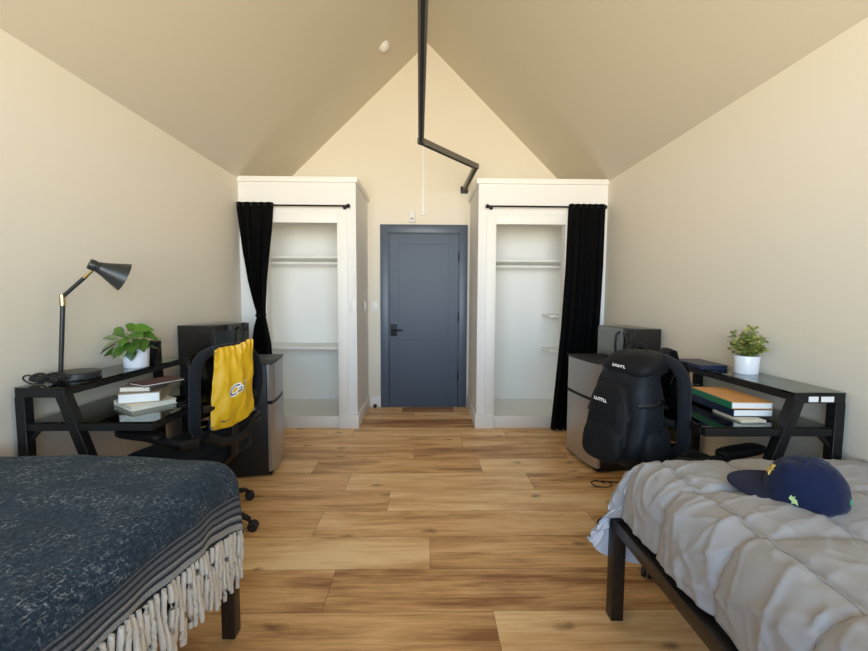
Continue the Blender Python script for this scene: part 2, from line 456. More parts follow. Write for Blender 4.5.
# ------------------------------------------------------------------ closets
CT = 2.40
def closet(side, xo, xi, oa, ob, inner_wall):
    """xo outer wall x, xi inner (door side) corner, opening oa..ob (min,max)"""
    lo, hi = min(xo, xi), max(xo, xi)
    bm = BM(); th = .10
    box(bm, (lo, YC, 0), (oa, YC+th, CT)); box(bm, (ob, YC, 0), (hi, YC+th, CT)); box(bm, (oa, YC, 2.005), (ob, YC+th, CT))
    sx = (hi-.10, hi) if side == 'left' else (lo, lo+.10)
    box(bm, (sx[0], YC+th, 0), (sx[1], YB, CT))
    box(bm, (lo, YC, CT), (hi, YB, CT+.03))
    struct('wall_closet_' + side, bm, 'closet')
    bm = BM(); ja, jb = (lo, hi-.1) if side == 'left' else (lo+.1, hi)
    box(bm, (ja, YB-.008, .1), (jb, YB, CT)); box(bm, (ja, YC+th, .1), (ja+.008, YB-.008, CT)); box(bm, (jb-.008, YC+th, .1), (jb, YB-.008, CT)); box(bm, (ja, YC+th, CT-.02), (jb, YB-.008, CT))
    struct('wall_closet_interior_' + side, bm, 'closet_lightened')  # thin liners added to carry the lightened white
    # crown board
    bm = BM(); z0, z1 = CT-.015, CT+.035
    if side == 'left':
        box(bm, (lo, YC-.022, z0), (hi+.022, YC, z1), .003); box(bm, (hi, YC, z0), (hi+.022, YB, z1), .003)
    else:
        box(bm, (lo-.022, YC-.022, z0), (hi, YC, z1), .003); box(bm, (lo-.022, YC, z0), (lo, YB, z1), .003)
    struct('trim_1', bm, 'white')
    # casing and jamb lining
    bm = BM(); w = .095; y0 = YC-.016
    box(bm, (oa-w, y0, .0), (oa, YC, 2.005+.1), .003); box(bm, (ob, y0, .0), (ob+w, YC, 2.005+.1), .003)
    box(bm, (oa, y0, 2.005), (ob, YC, 2.105), .003)
    struct('trim_2', bm, 'white')
    # base: inner column and round the corner
    bm = BM()
    if side == 'left':
        box(bm, (ob, YC-.026, 0), (hi+.014, YC-.001, .138), .003); box(bm, (hi, YC, 0), (hi+.014, YB, .138), .003)
        box(bm, (lo+.014, YC-.014, 0), (oa-.095, YC, .138), .003)
    else:
        box(bm, (lo-.014, YC-.026, 0), (oa, YC-.001, .138), .003); box(bm, (lo-.014, YC, 0), (lo, YB, .138), .003)
        box(bm, (ob+.095, YC-.014, 0), (hi-.014, YC, .138), .003)
    struct('baseboard_closet_' + side, bm, 'white')
    # raised closet bottom with white front board
    bm = BM(); ia, ib = (lo, hi-.1) if side == 'left' else (lo+.1, hi)
    box(bm, (ia, YC+.1, 0), (ib, YB, .10)); box(bm, (oa, YC+.02, 0), (ob, YC+.1, .10)); box(bm, (oa, YC, .0), (ob, YC+.02, .118), .003)
    struct('floor_closet_' + side, bm, 'white')
    return ia+.008, ib-.008
la, lb = closet('left', XL, -.683, -1.545, -.862, 0)
ra, rb = closet('right', XR, .495, .668, 1.338, 0)

def shelf(label, x0, x1, y0, z, group, rod=False, cleat=True):
    t = thing('closet_shelf', label, 'shelf', ((x0+x1)/2, (y0+YB)/2, z), 0, group)
    hx = (x1-x0)/2-.002; hy = (YB-y0)/2-.009
    bm = BM(); box(bm, (-hx, -hy, -.028), (hx, hy, 0), .003); obj('shelf_board', bm, 'white', t)
    if cleat:
        bm = BM(); box(bm, (-hx, hy-.018, -.098), (hx, hy, -.028), .002); obj('wall_cleat', bm, 'white', t)
    if rod:
        bm = BM(); tube(bm, [(-hx, -hy+.07, -.075), (hx, -hy+.07, -.075)], .016, 14, up=Vector((0, 0, 1))); obj('hanging_rod', bm, 'white', t)
g = 'white closet shelves'
shelf('white upper shelf with hanging rod in the closet beside the tied black curtain', la, lb, 4.33, 1.735, g, True)
shelf('white waist-high shelf in the closet beside the tied black curtain', la, lb, 4.30, .765, g, False, False)
shelf('white upper shelf with hanging rod in the closet beside the straight black curtain', ra, rb, 4.33, 1.71, g, True)
shelf('upper of two short white side shelves beside the straight black curtain', 1.345, rb, 4.375, 1.112, g, False, False)
shelf('lower of two short white side shelves beside the straight black curtain', 1.345, rb, 4.375, .722, g, False, False)

# ------------------------------------------------------------------ door
bm = BM(); cw = .092
box(bm, (DX0-cw, YB-.022, 0), (DX0, YB, DZ+cw), .003); box(bm, (DX1, YB-.022, 0), (DX1+cw, YB, DZ+cw), .003)
box(bm, (DX0, YB-.022, DZ), (DX1, YB, DZ+cw), .003)
box(bm, (DX0, YB, 0), (DX0+.006, YB+T_, DZ)); box(bm, (DX1-.006, YB, 0), (DX1, YB+T_, DZ)); box(bm, (DX0, YB, DZ-.006), (DX1, YB+T_, DZ))
box(bm, (DX0, YB+.058, 0), (DX1, YB+T_, DZ)); box(bm, (DX0, YB-.004, 0), (DX1, YB+.058, .005))  # unseen fill added behind the door leaf, blocking outside light at its gaps
struct('trim_3', bm, 'door_trim')
d = bpy.data.objects.new('door_1', None); COL.objects.link(d); d.location = (0, YB+.012, 0); d['kind'] = 'structure'
bm = BM(); x0, x1 = DX0+.009, DX1-.009; px0, px1, pz0, pz1 = -.333, .256, .80, 1.915
box(bm, (x0, 0, .006), (px0, .042, DZ-.009), .001, 1); box(bm, (px1, 0, .006), (x1, .042, DZ-.009), .001, 1)
box(bm, (px0, 0, pz1), (px1, .042, DZ-.009), .001, 1); box(bm, (px0, 0, .006), (px1, .042, pz0), .001, 1)
box(bm, (px0, .007, pz0), (px1, .036, pz1))
obj('door_panel', bm, 'door', d, label='slate blue door leaf with one raised panel')
bm = BM(); box(bm, (-.422, -.012, .845), (-.350, 0, .982), .004); obj('lock_plate', bm, 'black_plastic', d)
bm = BM(); tube(bm, [(-.392, -.012, .915), (-.392, -.052, .915), (-.375, -.060, .915), (-.285, -.060, .913)], .0095, 10); obj('door_handle', bm, 'black_plastic', d)
for z in (1.767, 1.07, .36):
    bm = BM(); lathe(bm, [(.007, -.05), (.007, .05)], 10, Matrix.Translation((DX1-.008, -.013, z))); obj('hinge', bm, 'black_plastic', d)
# baseboard stubs beside the door and the white strip on the wall
bm = BM(); box(bm, (-.669, YB-.014, 0), (DX0-cw, YB, .125), .003); struct('baseboard_back', bm, 'white')

t = thing('door_stop', 'small dark door stop on the baseboard left of the blue door', 'door stop', (-.60, YB-.014, .03))
bm = BM(); tube(bm, [(0, 0, 0), (0, -.05, 0)], .010, 12); obj('post', bm, 'rubber', t)
bm = BM(); lathe(bm, [(.0, 0), (.02, 0), (.022, .008), (.02, .022), (0, .022)], 16, axisT((0, -.05, 0), (0, -1, 0)), False, False); obj('rubber_tip', bm, 'rubber', t)

t = thing('door_sensor', 'small white sensor box on the wall just above the blue door', 'sensor', (-.171, YB, 2.158))
bm = BM(); box(bm, (-.037, -.04, 0), (.037, 0, .118), .006); obj('housing', bm, 'plate', t)
bm = BM(); box(bm, (-.022, -.043, .02), (.022, -.039, .05), .001); obj('sensor_lens', bm, 'grey_ink', t)

t = thing('cord_cover', 'narrow white cord cover running up the gable wall above the door', 'cord cover', (-.047, YB, 2.235))
bm = BM(); box(bm, (-.013, -.012, .03), (.013, 0, 1.05), .003); obj('channel', bm, 'white', t)
bm = BM(); box(bm, (-.024, -.022, 0), (.024, 0, .05), .004); obj('end_box', bm, 'plate', t)

def switch(label, loc, rz, w, h):
    t = thing('light_switch', label, 'light switch', loc, rz, 'white switches')
    bm = BM(); box(bm, (-w/2, -.007, -h/2), (w/2, 0, h/2), .002); obj('switch_plate', bm, 'plate', t)
    bm = BM(); box(bm, (-.016, -.011, -.033), (.016, -.006, .033), .002); obj('rocker', bm, 'plate', t)
switch('white switch plate on the closet front beside its white casing', (-.722, YC, 1.20), 0, .066, .118)
switch('white switch plate on the side of the closet facing the door recess', (-.683, 4.47, 1.20), PI/2, .072, .118)
switch('white switch plate on the wall immediately left of the blue door frame', (-.615, YB, 1.19), 0, .072, .118)

# ------------------------------------------------------------------ curtains
def curtain_rod(label, x0, x1, z, y):
    t = thing('curtain_rod', label, 'curtain rod', ((x0+x1)/2, y, z), 0, 'black curtain rods')
    h = (x1-x0)/2
    bm = BM(); tube(bm, [(-h, 0, 0), (h, 0, 0)], .0085, 12); obj('rod', bm, 'black_metal', t)
    for s in (-1, 1):
        bm = BM(); superblob(bm, (s*h, 0, 0), (.02, .02, .02), 1, 1, 16, 10); obj('finial', bm, 'black_metal', t)
        bm = BM(); tube(bm, [(s*(h-.045), 0, 0), (s*(h-.045), YC-y-.001, 0)], .008, 8); lathe(bm, [(.02, 0), (.02, .005)], 16, axisT((s*(h-.045), YC-y-.006, 0), (0, 1, 0))); obj('bracket', bm, 'black_metal', t)
YR = YC-.075
curtain_rod('black curtain rod across the closet with the tied curtain', -1.762, -.742, 2.152, YR)
curtain_rod('black curtain rod across the closet with the straight curtain', .570, 1.690, 2.160, YR)

def curtain(name, label, rows, folds, seed, m='curtain'):
    """rows: (z, x0, x1, amplitude).  A pleated sheet with thickness wrapped round the rod at the top"""
    rnd = random.Random(seed); ph = rnd.random()*6
    bm = BM(); n = 96; R = []
    for side in (0, 1):
        Rs = []
        for z, a, b_, amp in rows:
            row = []
            for i in range(n+1):
                u = i/n; w = math.sin(2*PI*folds*u+ph) + .35*math.sin(2*PI*folds*1.7*u+ph*2+z*.8)
                row.append(bm.verts.new((a+(b_-a)*u, YR + amp*w + (.009 if side else -.009)*1.6, z)))
            Rs.append(row)
        R.append(Rs)
    for s in (0, 1):
        for A, B in zip(R[s], R[s][1:]):
            for i in range(n): bm.faces.new((A[i], A[i+1], B[i+1], B[i]))
    for k in (0, -1):
        for i in range(n): bm.faces.new((R[0][k][i], R[0][k][i+1], R[1][k][i+1], R[1][k][i]))
    for A, B, A2, B2 in zip(R[0], R[0][1:], R[1], R[1][1:]):
        for i in (0, n): bm.faces.new((A[i], B[i], B2[i], A2[i]))
    return tag(obj(name, bm, m, angle=80), label, 'curtain', 'black closet curtains')
def interp(rows, n):
    out = []
    for k in range(n+1):
        u = k/n*(len(rows)-1); i = min(int(u), len(rows)-2); f = u-i; f2 = f
        out.append(tuple(rows[i][j]*(1-f2)+rows[i+1][j]*f2 for j in range(4)))
    return out
curtain('curtain', 'black closet curtain gathered and tied at its waist beside a fridge',
        interp([(2.178, -1.780, -1.445, .010), (2.13, -1.778, -1.452, .013), (1.95, -1.762, -1.470, .022), (1.70, -1.735, -1.505, .028), (1.45, -1.690, -1.535, .032), (1.25, -1.640, -1.548, .030), (1.16, -1.615, -1.550, .026), (1.11, -1.608, -1.550, .024), (1.02, -1.640, -1.535, .028), (.85, -1.675, -1.505, .03), (.5, -1.70, -1.485, .03), (.12, -1.71, -1.47, .028)], 44), 5, 3)
curtain('curtain', 'straight black closet curtain hanging to the floor behind the fridge with the silver-fronted microwave',
        interp([(2.186, 1.350, 1.690, .012), (2.13, 1.345, 1.690, .014), (1.6, 1.335, 1.690, .022), (1.0, 1.305, 1.675, .028), (.5, 1.265, 1.645, .03), (.012, 1.225, 1.62, .032)], 36), 6, 9)
bm = BM()
ring = [(-1.580+.038*math.cos(a), YR+.052*math.sin(a), 1.125+.008*math.sin(a)) for a in [2*PI*k/20 for k in range(20)]]
tube(bm, ring, .009, 8, closed=True, ry=.014)
tag(obj('curtain_tie', bm, 'curtain'), 'black tie looped round the waist of the gathered closet curtain', 'curtain tie')

# ------------------------------------------------------------------ ceiling track and smoke detector
t = thing('ceiling_track', 'black square zigzag metal track hanging below the ridge to the door wall', 'light track', (0, 0, 2.53))
P = [Vector((.035, YF, 0)), Vector((-.05, 3.283, 0)), Vector((.457, 3.885, 0)), Vector((.424, YB-.012, 0))]
for i in range(3):
    a, b_ = P[i], P[i+1]; d = (b_-a).normalized()
    e0 = a - d*(.0225 if i else 0); e1 = b_ + d*(.0225 if i < 2 else 0)
    bm = BM(); bar(bm, e0, e1, .045, .045, .003); s = obj('track_bar', bm, 'track', t)
    bm = BM(); bar(bm, a+d*.05+Vector((0, 0, -.0227)), b_-d*.05+Vector((0, 0, -.0227)), .018, .003, 0); obj('slot', bm, 'slot', s)
bm = BM(); box(bm, (.382, YB-.035, -.042), (.466, YB, .032), .004); obj('wall_plate', bm, 'black_metal', t)

nrm = Vector((SL, 0, -1)).normalized()
t = thing('smoke_detector', 'round white smoke detector on the sloped ceiling', 'smoke detector', (-.426, 4.10, APEX-SL*.424))
bm = BM(); lathe(bm, [(.055, 0), (.055, .018), (.050, .024)], 28, axisT((0, 0, 0), nrm)); obj('base', bm, 'plate', t)
bm = BM(); lathe(bm, [(.042, .024), (.040, .036), (.032, .042), (.012, .044)], 28, axisT((0, 0, 0), nrm)); obj('cover', bm, 'plate', t)

# ------------------------------------------------------------------ desks
SHZ, DKZ = .905, .752
def desk(label, wall, s, yn, yf, SHZ, DKZ, stickers=False):
    """s=+1: desk extends to +x from the wall (left wall).  u measured from the wall"""
    t = thing('glass_desk', label, 'desk', (wall, yn, 0), 0, 'two-tier glass desks')
    X = lambda u: s*u
    Ld = yf-yn; w = .042
    for yy, nm in ((0, 'n'), (Ld, 'f')):
        bm = BM(); bar(bm, (X(.042), yy, 0), (X(.042), yy, SHZ-.043), w, w); obj('rear_post', bm, 'black_metal', t)
        bm = BM(); bar(bm, (X(.212), yy, SHZ-.028), (X(.505), yy, 0), w, .045, up=Vector((0, 1, 0))); obj('slanted_leg', bm, 'black_metal', t)
        bm = BM(); bar(bm, (X(.024), yy, SHZ-.026), (X(.235), yy, SHZ-.026), w, .036); obj('shelf_bracket', bm, 'black_metal', t)
        bm = BM(); bar(bm, (X(.06), yy, DKZ-.024), (X(.595), yy, DKZ-.024), .03, .032)
        tube(bm, [(X(.05), yy, DKZ-.095), (X(.11), yy, DKZ-.03)], .010, 4); obj('cross_bar', bm, 'black_metal', t)
    for u, z in ((.222, SHZ-.024), (.06, SHZ-.024)):
        bm = BM(); bar(bm, (X(u), .018, z), (X(u), Ld-.018, z), .024, .028); obj('shelf_rail', bm, 'black_metal', t)
    for u, z in ((.585, DKZ-.024), (.075, DKZ-.024)):
        bm = BM(); bar(bm, (X(u), .015, z), (X(u), Ld-.015, z), .028, .030); obj('desk_rail', bm, 'black_metal', t)
    bm = BM(); box(bm, (min(X(.02), X(.24)), -.018, SHZ-.008), (max(X(.02), X(.24)), Ld+.02, SHZ), .0015, 1); obj('shelf_glass', bm, 'glass', t, label='narrow raised glass shelf')
    bm = BM(); box(bm, (min(X(.065), X(.605)), -.012, DKZ-.008), (max(X(.065), X(.605)), Ld+.012, DKZ), .0015, 1); obj('desk_glass', bm, 'glass', t, label='green tinted glass worktop')
    if stickers:
        for a, b_ in ((.075, .128), (.14, .18)):
            bm = BM(); box(bm, (min(X(a), X(b_)), -.0228, SHZ-.038), (max(X(a), X(b_)), -.0205, SHZ-.016)); obj('sticker', bm, 'sticker', t, label='small white sticker')
    return t
LY0, LY1, RY0, RY1 = 1.762, 2.64, 1.622, 2.475
SHR, DKR = .917, .772
desk('two-tier glass desk with black frame under the desk lamp', XL, 1, LY0, LY1, SHZ, DKZ)
desk('two-tier glass desk with black frame and white stickers on its end bar', XR, -1, RY0, RY1, SHR, DKR, True)

# ------------------------------------------------------------------ lamp and cable
t = thing('desk_lamp', 'black desk lamp with brass joints on the glass shelf', 'lamp', (-1.672, 1.945, SHZ))
bm = BM(); lathe(bm, [(.084, 0), (.091, .004), (.091, .030), (.086, .035), (0.02, .036)], 40); obj('base', bm, 'lamp_black', t)
pb = Vector((-.062, -.02, .03)); pt = Vector((-.034, -.02, .388))
bm = BM(); tube(bm, [pb, pt-Vector((0, 0, .035))], .0095, 12); obj('pole', bm, 'lamp_black', t)
bm = BM(); tube(bm, [pt-Vector((0, 0, .04)), pt+Vector((0, 0, .01))], .012, 12); obj('lower_joint', bm, 'brass', t)
ae = Vector((.110, .0, .526)); d = (ae-pt)
bm = BM(); tube(bm, [pt, pt+d*.68], .0085, 12); obj('arm', bm, 'lamp_black', t)
bm = BM(); tube(bm, [pt+d*.66, ae], .0065, 10); tube(bm, [pt+d*.66, pt+d*.74], .0095, 10); obj('upper_joint', bm, 'brass', t)
ax = Vector((.115, .125, -.075)).normalized()
s0 = ae + Vector((-.012, -.004, .014))
bm = BM(); lathe(bm, [(.0, -.012), (.024, -.012), (.026, .0), (.026, .012), (.023, .014), (.023, .02), (.027, .022), (.027, .042)], 24, axisT(s0, ax), False); hd = obj('lamp_head', bm, 'lamp_black', t)
bm = BM(); lathe(bm, [(.028, .030), (.034, .048), (.072, .132), (.070, .132), (.032, .05), (.026, .034)], 40, axisT(s0, ax), False, False); obj('lamp_shade', bm, 'lamp_black', t)

bm = BM(); rnd = random.Random(5)
pts = []
for k in range(220):
    u = k/219; a = u*2*PI*6.2
    lx = .060+.018*math.sin(a*.29+.7); lz = .019+.009*math.sin(a*.41+2)
    wst = 1 - .75*math.exp(-((math.cos(a))/.35)**2)      # pinched by the tie in the middle
    x = lx*math.cos(a) + .008*math.sin(a*.17); z = .027 + lz*math.sin(a)*wst*1.1 + .004*math.sin(a*.23)
    y = .018*math.sin(a*.37+1.) + .012*math.cos(a*.61)
    pts.append(Vector((x, y, max(z, .005))))
pts += [Vector((.085, .01, .012)), Vector((.10, .04, .01)), Vector((.112, .06, .012))]
tube(bm, pts, .0036, 6)
bm2 = BM()
t = thing('power_cable', 'coiled black power cable beside the desk lamp base', 'cable', (-1.690, 1.800, SHZ))
t.rotation_euler = (0, 0, .05)
obj('cord', bm, 'cable', t)
tube(bm2, [(-.008, 0, .027), (.008, 0, .027)], .016, 10); obj('cable_tie', bm2, 'cable', t); 

# ------------------------------------------------------------------ potted plants and canister
def pot(t, r, h):
    bm = BM(); lathe(bm, [(.0, 0), (r*.90, 0), (r*.93, .004), (r*.96, h*.5), (r, h-.003), (r*.985, h), (r*.94, h), (r*.93, h*.84)], 36, None, False, False); obj('pot', bm, 'pot', t)
    bm = BM(); lathe(bm, [(.0, h*.86), (r*.5, h*.88), (r*.935, h*.84)], 24, None, False, False); obj('soil', bm, 'soil', t)

def leaf(bm, lay, T, L, W, tone, heart=True, fold=.25, droop=.2):
    prof = ([(0, 0), (.04, .62), (.16, .96), (.34, 1.), (.55, .82), (.78, .45), (.93, .16), (1, 0)] if heart else [(0, 0.05), (.2, .62), (.45, 1.), (.7, .85), (.9, .4), (1, 0.)])
    c, l, r = [], [], []
    for u, w in prof:
        x = u*L; z = -droop*L*u*u
        c.append(bm.verts.new(T @ Vector((x, 0, z))))
        l.append(bm.verts.new(T @ Vector((x - (.10*L if heart and 0 < u < .1 else 0), w*W/2, z+fold*w*W/2))))
        r.append(bm.verts.new(T @ Vector((x - (.10*L if heart and 0 < u < .1 else 0), -w*W/2, z+fold*w*W/2))))
    for i in range(len(prof)-1):
        for q in ((c[i], c[i+1], l[i+1], l[i]), (c[i], r[i], r[i+1], c[i+1])):
            f = bm.faces.new(q); f[lay] = tone

t = thing('potted_pothos', 'leafy green pothos in a white pot on the shelf', 'potted plant', (-1.628, 2.275, SHZ), 0, 'potted plants')
pot(t, .064, .104)
bm = BM(); lay = bm.faces.layers.float.new('tone'); bs = BM()
spec = [  # x, y, z of leaf root above pot rim, heading deg, pitch deg, roll, length, width, tone
 (-.11, -.03, .125, 205, -25, 10, .085, .055, .35), (-.03, -.05, .185, 160, 5, 55, .075, .085, .60), (-.035, -.02, .215, 60, 5, 50, .08, .06, .55), (.03, -.03, .215, 30, 0, 40, .085, .07, .55),
 (.05, -.01, .19, 10, -20, 30, .095, .06, .30), (.06, -.02, .12, -5, 0, 5, .10, .035, .15), (-.05, -.06, .15, 190, -20, 20, .10, .05, .95), (-.02, -.07, .135, 215, -40, 25, .085, .055, .92),
 (-.06, -.03, .10, 185, -12, 35, .10, .06, .30), (.0, -.075, .125, 250, -35, 0, .08, .07, .40), (.04, -.07, .14, 300, -40, 10, .075, .075, .22), (.06, -.04, .155, 330, -45, 0, .08, .08, .25),
 (-.0, -.02, .20, 100, 20, 20, .09, .07, .5), (.0, .03, .17, 90, 0, 0, .1, .07, .25), (-.05, .02, .16, 150, 10, 0, .09, .06, .3), (.04, .03, .16, 45, 0, 0, .09, .07, .2),
 (.01, -.06, .165, 275, -20, 15, .08, .075, .5), (-.04, -.07, .115, 235, -50, 0, .07, .06, .3), (.03, -.065, .10, 290, -60, 0, .06, .055, .1), (-.01, -.08, .105, 260, -60, -10, .05, .05, .85), (-.075, -.05, .16, 190, 10, 40, .07, .05, .75),
 (.015, -.04, .19, 340, -5, 35, .08, .07, .42), (-.06, -.02, .19, 170, 25, 60, .06, .06, .62)]
for x, y, z, hd, pi_, ro, L_, W_, tn in spec:
    T = Matrix.Translation((x*.8, y, z)) @ Matrix.Rotation(math.radians(hd), 4, 'Z') @ Matrix.Rotation(math.radians(-pi_), 4, 'Y') @ Matrix.Rotation(math.radians(ro), 4, 'X')
    leaf(bm, lay, T, L_, W_, tn)
    tube(bs, [(x*.12, y*.2, .088), (x*.4, y*.5, .06+z*.62), (x*.8, y, z)], .0016, 5)
obj('foliage', bm, 'pothos', t, recalc=False); obj('stems', bs, 'stem', t)

t = thing('potted_shrub', 'bushy yellow-green small-leaved plant in a white pot on the shelf', 'potted plant', (1.648, 2.035, SHR), 0, 'potted plants')
pot(t, .057, .092)
bm = BM(); lay = bm.faces.layers.float.new('tone'); bs = BM(); rnd = random.Random(11)
for k in range(52):
    a = rnd.uniform(0, 2*PI); el = rnd.uniform(.2, 1.5); Ls = rnd.uniform(.09, .165)
    tip = Vector((math.cos(a)*math.cos(el)*.62, math.sin(a)*math.cos(el)*.62, math.sin(el)))*Ls + Vector((0, 0, .085))
    b0 = Vector((math.cos(a)*.02, math.sin(a)*.02, .08))
    tube(bs, [b0, b0.lerp(tip, .5)+Vector((0, 0, .01)), tip], .0013, 4)
    for j in range(7):
        p = b0.lerp(tip, .42+.58*j/6); hd = rnd.uniform(0, 2*PI)
        T = Matrix.Translation(p) @ Matrix.Rotation(hd, 4, 'Z') @ Matrix.Rotation(rnd.uniform(-.9, .3), 4, 'Y') @ Matrix.Rotation(rnd.uniform(-.8, .8), 4, 'X')
        leaf(bm, lay, T, rnd.uniform(.018, .030), rnd.uniform(.013, .02), min(1, max(0, rnd.gauss(.5, .22)+(.14 if p.x > 0 else -.1))), False, .15, .1)
obj('foliage', bm, 'shrub', t, recalc=False); obj('stems', bs, 'stem', t)

t = thing('canister', 'small glossy black canister behind the potted pothos', 'canister', (-1.622, 2.405, SHZ))
bm = BM(); lathe(bm, [(.0, 0), (.040, 0), (.043, .004), (.043, .112)], 32, None, False, True); obj('body', bm, 'gloss_black', t)
bm = BM(); lathe(bm, [(.043, .112), (.044, .114), (.044, .128), (.040, .131), (.0, .131)], 32, None, False, False); obj('lid', bm, 'black_plastic', t)

# ------------------------------------------------------------------ books
def book(label, loc, rz, w, l, h, cover, page='page', spine=None, group=None, tilt=0.):
    """local x: page fore-edge (+x) to spine (-x); y: length"""
    t = thing('book', label, 'book', loc, rz, group)
    if tilt: t.rotation_euler = (tilt, 0, rz)
    c = .003
    bm = BM(); box(bm, (-w/2+c, -l/2+.004, c), (w/2-.005, l/2-.004, h-c), .0008, 1); obj('pages', bm, page, t)
    bm = BM(); box(bm, (-w/2+.001, -l/2, 0), (w/2, l/2, c), .0007, 1); box(bm, (-w/2+.001, -l/2, h-c), (w/2, l/2, h), .0007, 1)
    obj('cover', bm, cover, t)
    bm = BM(); box(bm, (-w/2-.002, -l/2, 0), (-w/2+.003, l/2, h), .001, 1); obj('spine', bm, spine or cover, t)
    return t
g = 'books stacked on the desk under the lamp'
z = DKZ; rd = math.radians
book('cream paperback at the bottom of the stack by the yellow bag', (-1.425, 2.045, z), rd(-35), .21, .20, .026, 'bk_cream', 'page', None, g); z += .0265
book('thick white-paged book with tan cover, second from bottom of its stack', (-1.445, 2.075, z), rd(200), .175, .23, .048, 'bk_tan', 'page_white', None, g); z += .0485
book('cream-paged book with grey-brown cover, third in the stack by the yellow bag', (-1.455, 2.085, z), rd(189), .14, .20, .027, 'bk_grey', 'page', None, g); z += .0275
book('thin dark red book on top of the stack under the shelf', (-1.39, 2.085, z), rd(-28), .14, .20, .012, 'bk_red', 'page', None, g)

g = 'books stacked on the desk with stickers'
z = DKR
book('small thin cream book under the navy and orange books', (1.395, 1.752, z), rd(181), .11, .17, .010, 'bk_cream', 'page', None, g); z += .0105
book('navy hardback between the orange book and the thin cream book', (1.437, 1.868, z), rd(-1), .178, .31, .033, 'bk_navy', 'page_white', None, g); z += .0335
book('orange covered hardback with green spine on top of the navy book', (1.440, 1.872, z), rd(-3), .182, .31, .030, 'bk_orange', 'page_white', 'bk_green', g)
book('dark navy book lying alone on the glass shelf near the microwave', (1.560, 2.255, SHR), rd(-2), .150, .25, .022, 'bk_navy', 'bk_navy')

# ------------------------------------------------------------------ fridges and microwaves
def fridge(label, loc, rz, W, D_, H):
    """front faces local +x, near/far along y; origin at the front centre on the floor"""
    t = thing('mini_fridge', label, 'fridge', loc, rz, 'mini fridges')
    bm = BM(); box(bm, (-D_, -W/2, .012), (-.055, W/2, H-.012), .006); obj('body', bm, 'fridge_black', t)
    bm = BM(); box(bm, (-D_, -W/2, H-.012), (-.012, W/2, H), .005); obj('top_panel', bm, 'fridge_black', t)
    zs = H*.655
    def panel(z0, z1):
        b = BM(); n = 14; A = []
        for k in range(n+1):
            y = -W/2+.002 + (W-.004)*k/n; q = abs(2*k/n-1)
            A.append((-.016*q**2.2 - (.018 if q > .99 else 0), y))
        poly = A + [(-.052, W/2-.002), (-.052, -W/2+.002)]
        lo = [b.verts.new((x, y, z0)) for x, y in poly]; hi = [b.verts.new((x, y, z1)) for x, y in poly]
        b.faces.new(lo[::-1]); b.faces.new(hi)
        for i in range(len(poly)): b.faces.new((lo[i], lo[(i+1) % len(poly)], hi[(i+1) % len(poly)], hi[i]))
        return b
    dl = obj('door', panel(.035, zs-.014), 'steel', t, 30, label='tall stainless lower fridge door')
    du = obj('door', panel(zs+.010, H-.014), 'steel', t, 30, label='short stainless freezer door')
    bm = BM(); box(bm, (-.05, -W/2+.006, zs-.014), (-.022, W/2-.006, zs+.010)); obj('handle_groove', bm, 'black_plastic', t)
    bm = BM(); box(bm, (-.002, -.02, H-.085), (.001, .02, H-.078)); obj('badge', bm, 'grey_ink', du)
    for y in (-1, 1):
        for x in (-D_+.05, -.08):
            bm = BM(); lathe(bm, [(.016, 0), (.018, .014)], 12, Matrix.Translation((x, y*(W/2-.05), 0))); obj('foot', bm, 'rubber', t)
    bm = BM(); box(bm, (-.052, -W/2+.004, .012), (-.03, W/2-.004, .033)); obj('kick_plate', bm, 'black_plastic', t)
FH = .829
fl = Vector((-1.130, 3.105, 0)); fr_ = Vector((1.205, 3.125, 0))
fridge('stainless mini fridge behind the chair with the yellow bag', fl, math.radians(10.4), .47, .61, FH)
fridge('stainless mini fridge behind the chair with the backpack', fr_, math.radians(188), .48, .487, FH)

def microwave(label, loc, rz, W, D_, H, dm='mw_silver', wm='mw_window'):
    t = thing('microwave', label, 'microwave', loc, rz, 'microwaves on the mini fridges')
    bm = BM(); box(bm, (-D_, -W/2, .012), (-.02, W/2, H), .005); obj('case', bm, 'gloss_black', t)
    hw = W/2
    bm = BM(); box(bm, (-.02, -hw, .014), (0, hw-.105, H-.004), .003); dr = obj('door', bm, dm, t, label='silver grey microwave door' if dm == 'mw_silver' else None)
    bm = BM(); box(bm, (0, -hw+.045, .055), (.0025, hw-.165, H-.045), .001, 1); obj('window', bm, wm, dr)
    bm = BM(); tube(bm, [(.0, hw-.135, H-.03), (.028, hw-.135, H-.05), (.036, hw-.135, H*.5), (.028, hw-.135, .065), (.0, hw-.135, .045)], .0095, 10, up=Vector((0, 1, 0))); obj('handle', bm, 'black_plastic', dr)
    bm = BM(); box(bm, (-.02, hw-.102, .014), (0, hw, H-.004), .003); cp = obj('control_panel', bm, 'gloss_black', t)
    for i in range(4):
        for j in range(3):
            bm = BM(); box(bm, (0, hw-.088+j*.028, .035+i*.026), (.0015, hw-.068+j*.028, .052+i*.026)); obj('button', bm, 'black_plastic', cp)
    bm = BM(); box(bm, (0, hw-.088, H-.065), (.0015, hw-.016, H-.035)); obj('display', bm, 'slot', cp)
    for sy in (-1, 1):
        for x in (-D_+.04, -.05):
            bm = BM(); lathe(bm, [(.012, 0), (.013, .013)], 10, Matrix.Translation((x, sy*(hw-.05), 0))); obj('foot', bm, 'rubber', t)
    return t
a = Vector((-1.525, 2.865, FH)); b_ = Vector((-1.450, 3.315, FH)); c = (a+b_)/2
mwl = microwave('black microwave on the fridge behind the yellow bag', c, math.atan2(b_.y-a.y, b_.x-a.x)-PI/2, .455, .262, .262, 'gloss_black', 'mw_dark')
a = Vector((1.484, 2.90, FH)); b_ = Vector((1.432, 3.345, FH)); c = (a+b_)/2
mwr = microwave('silver-fronted black microwave on the fridge behind the backpack', c, math.atan2(b_.y-a.y, b_.x-a.x)+PI/2, .445, .245, .245)

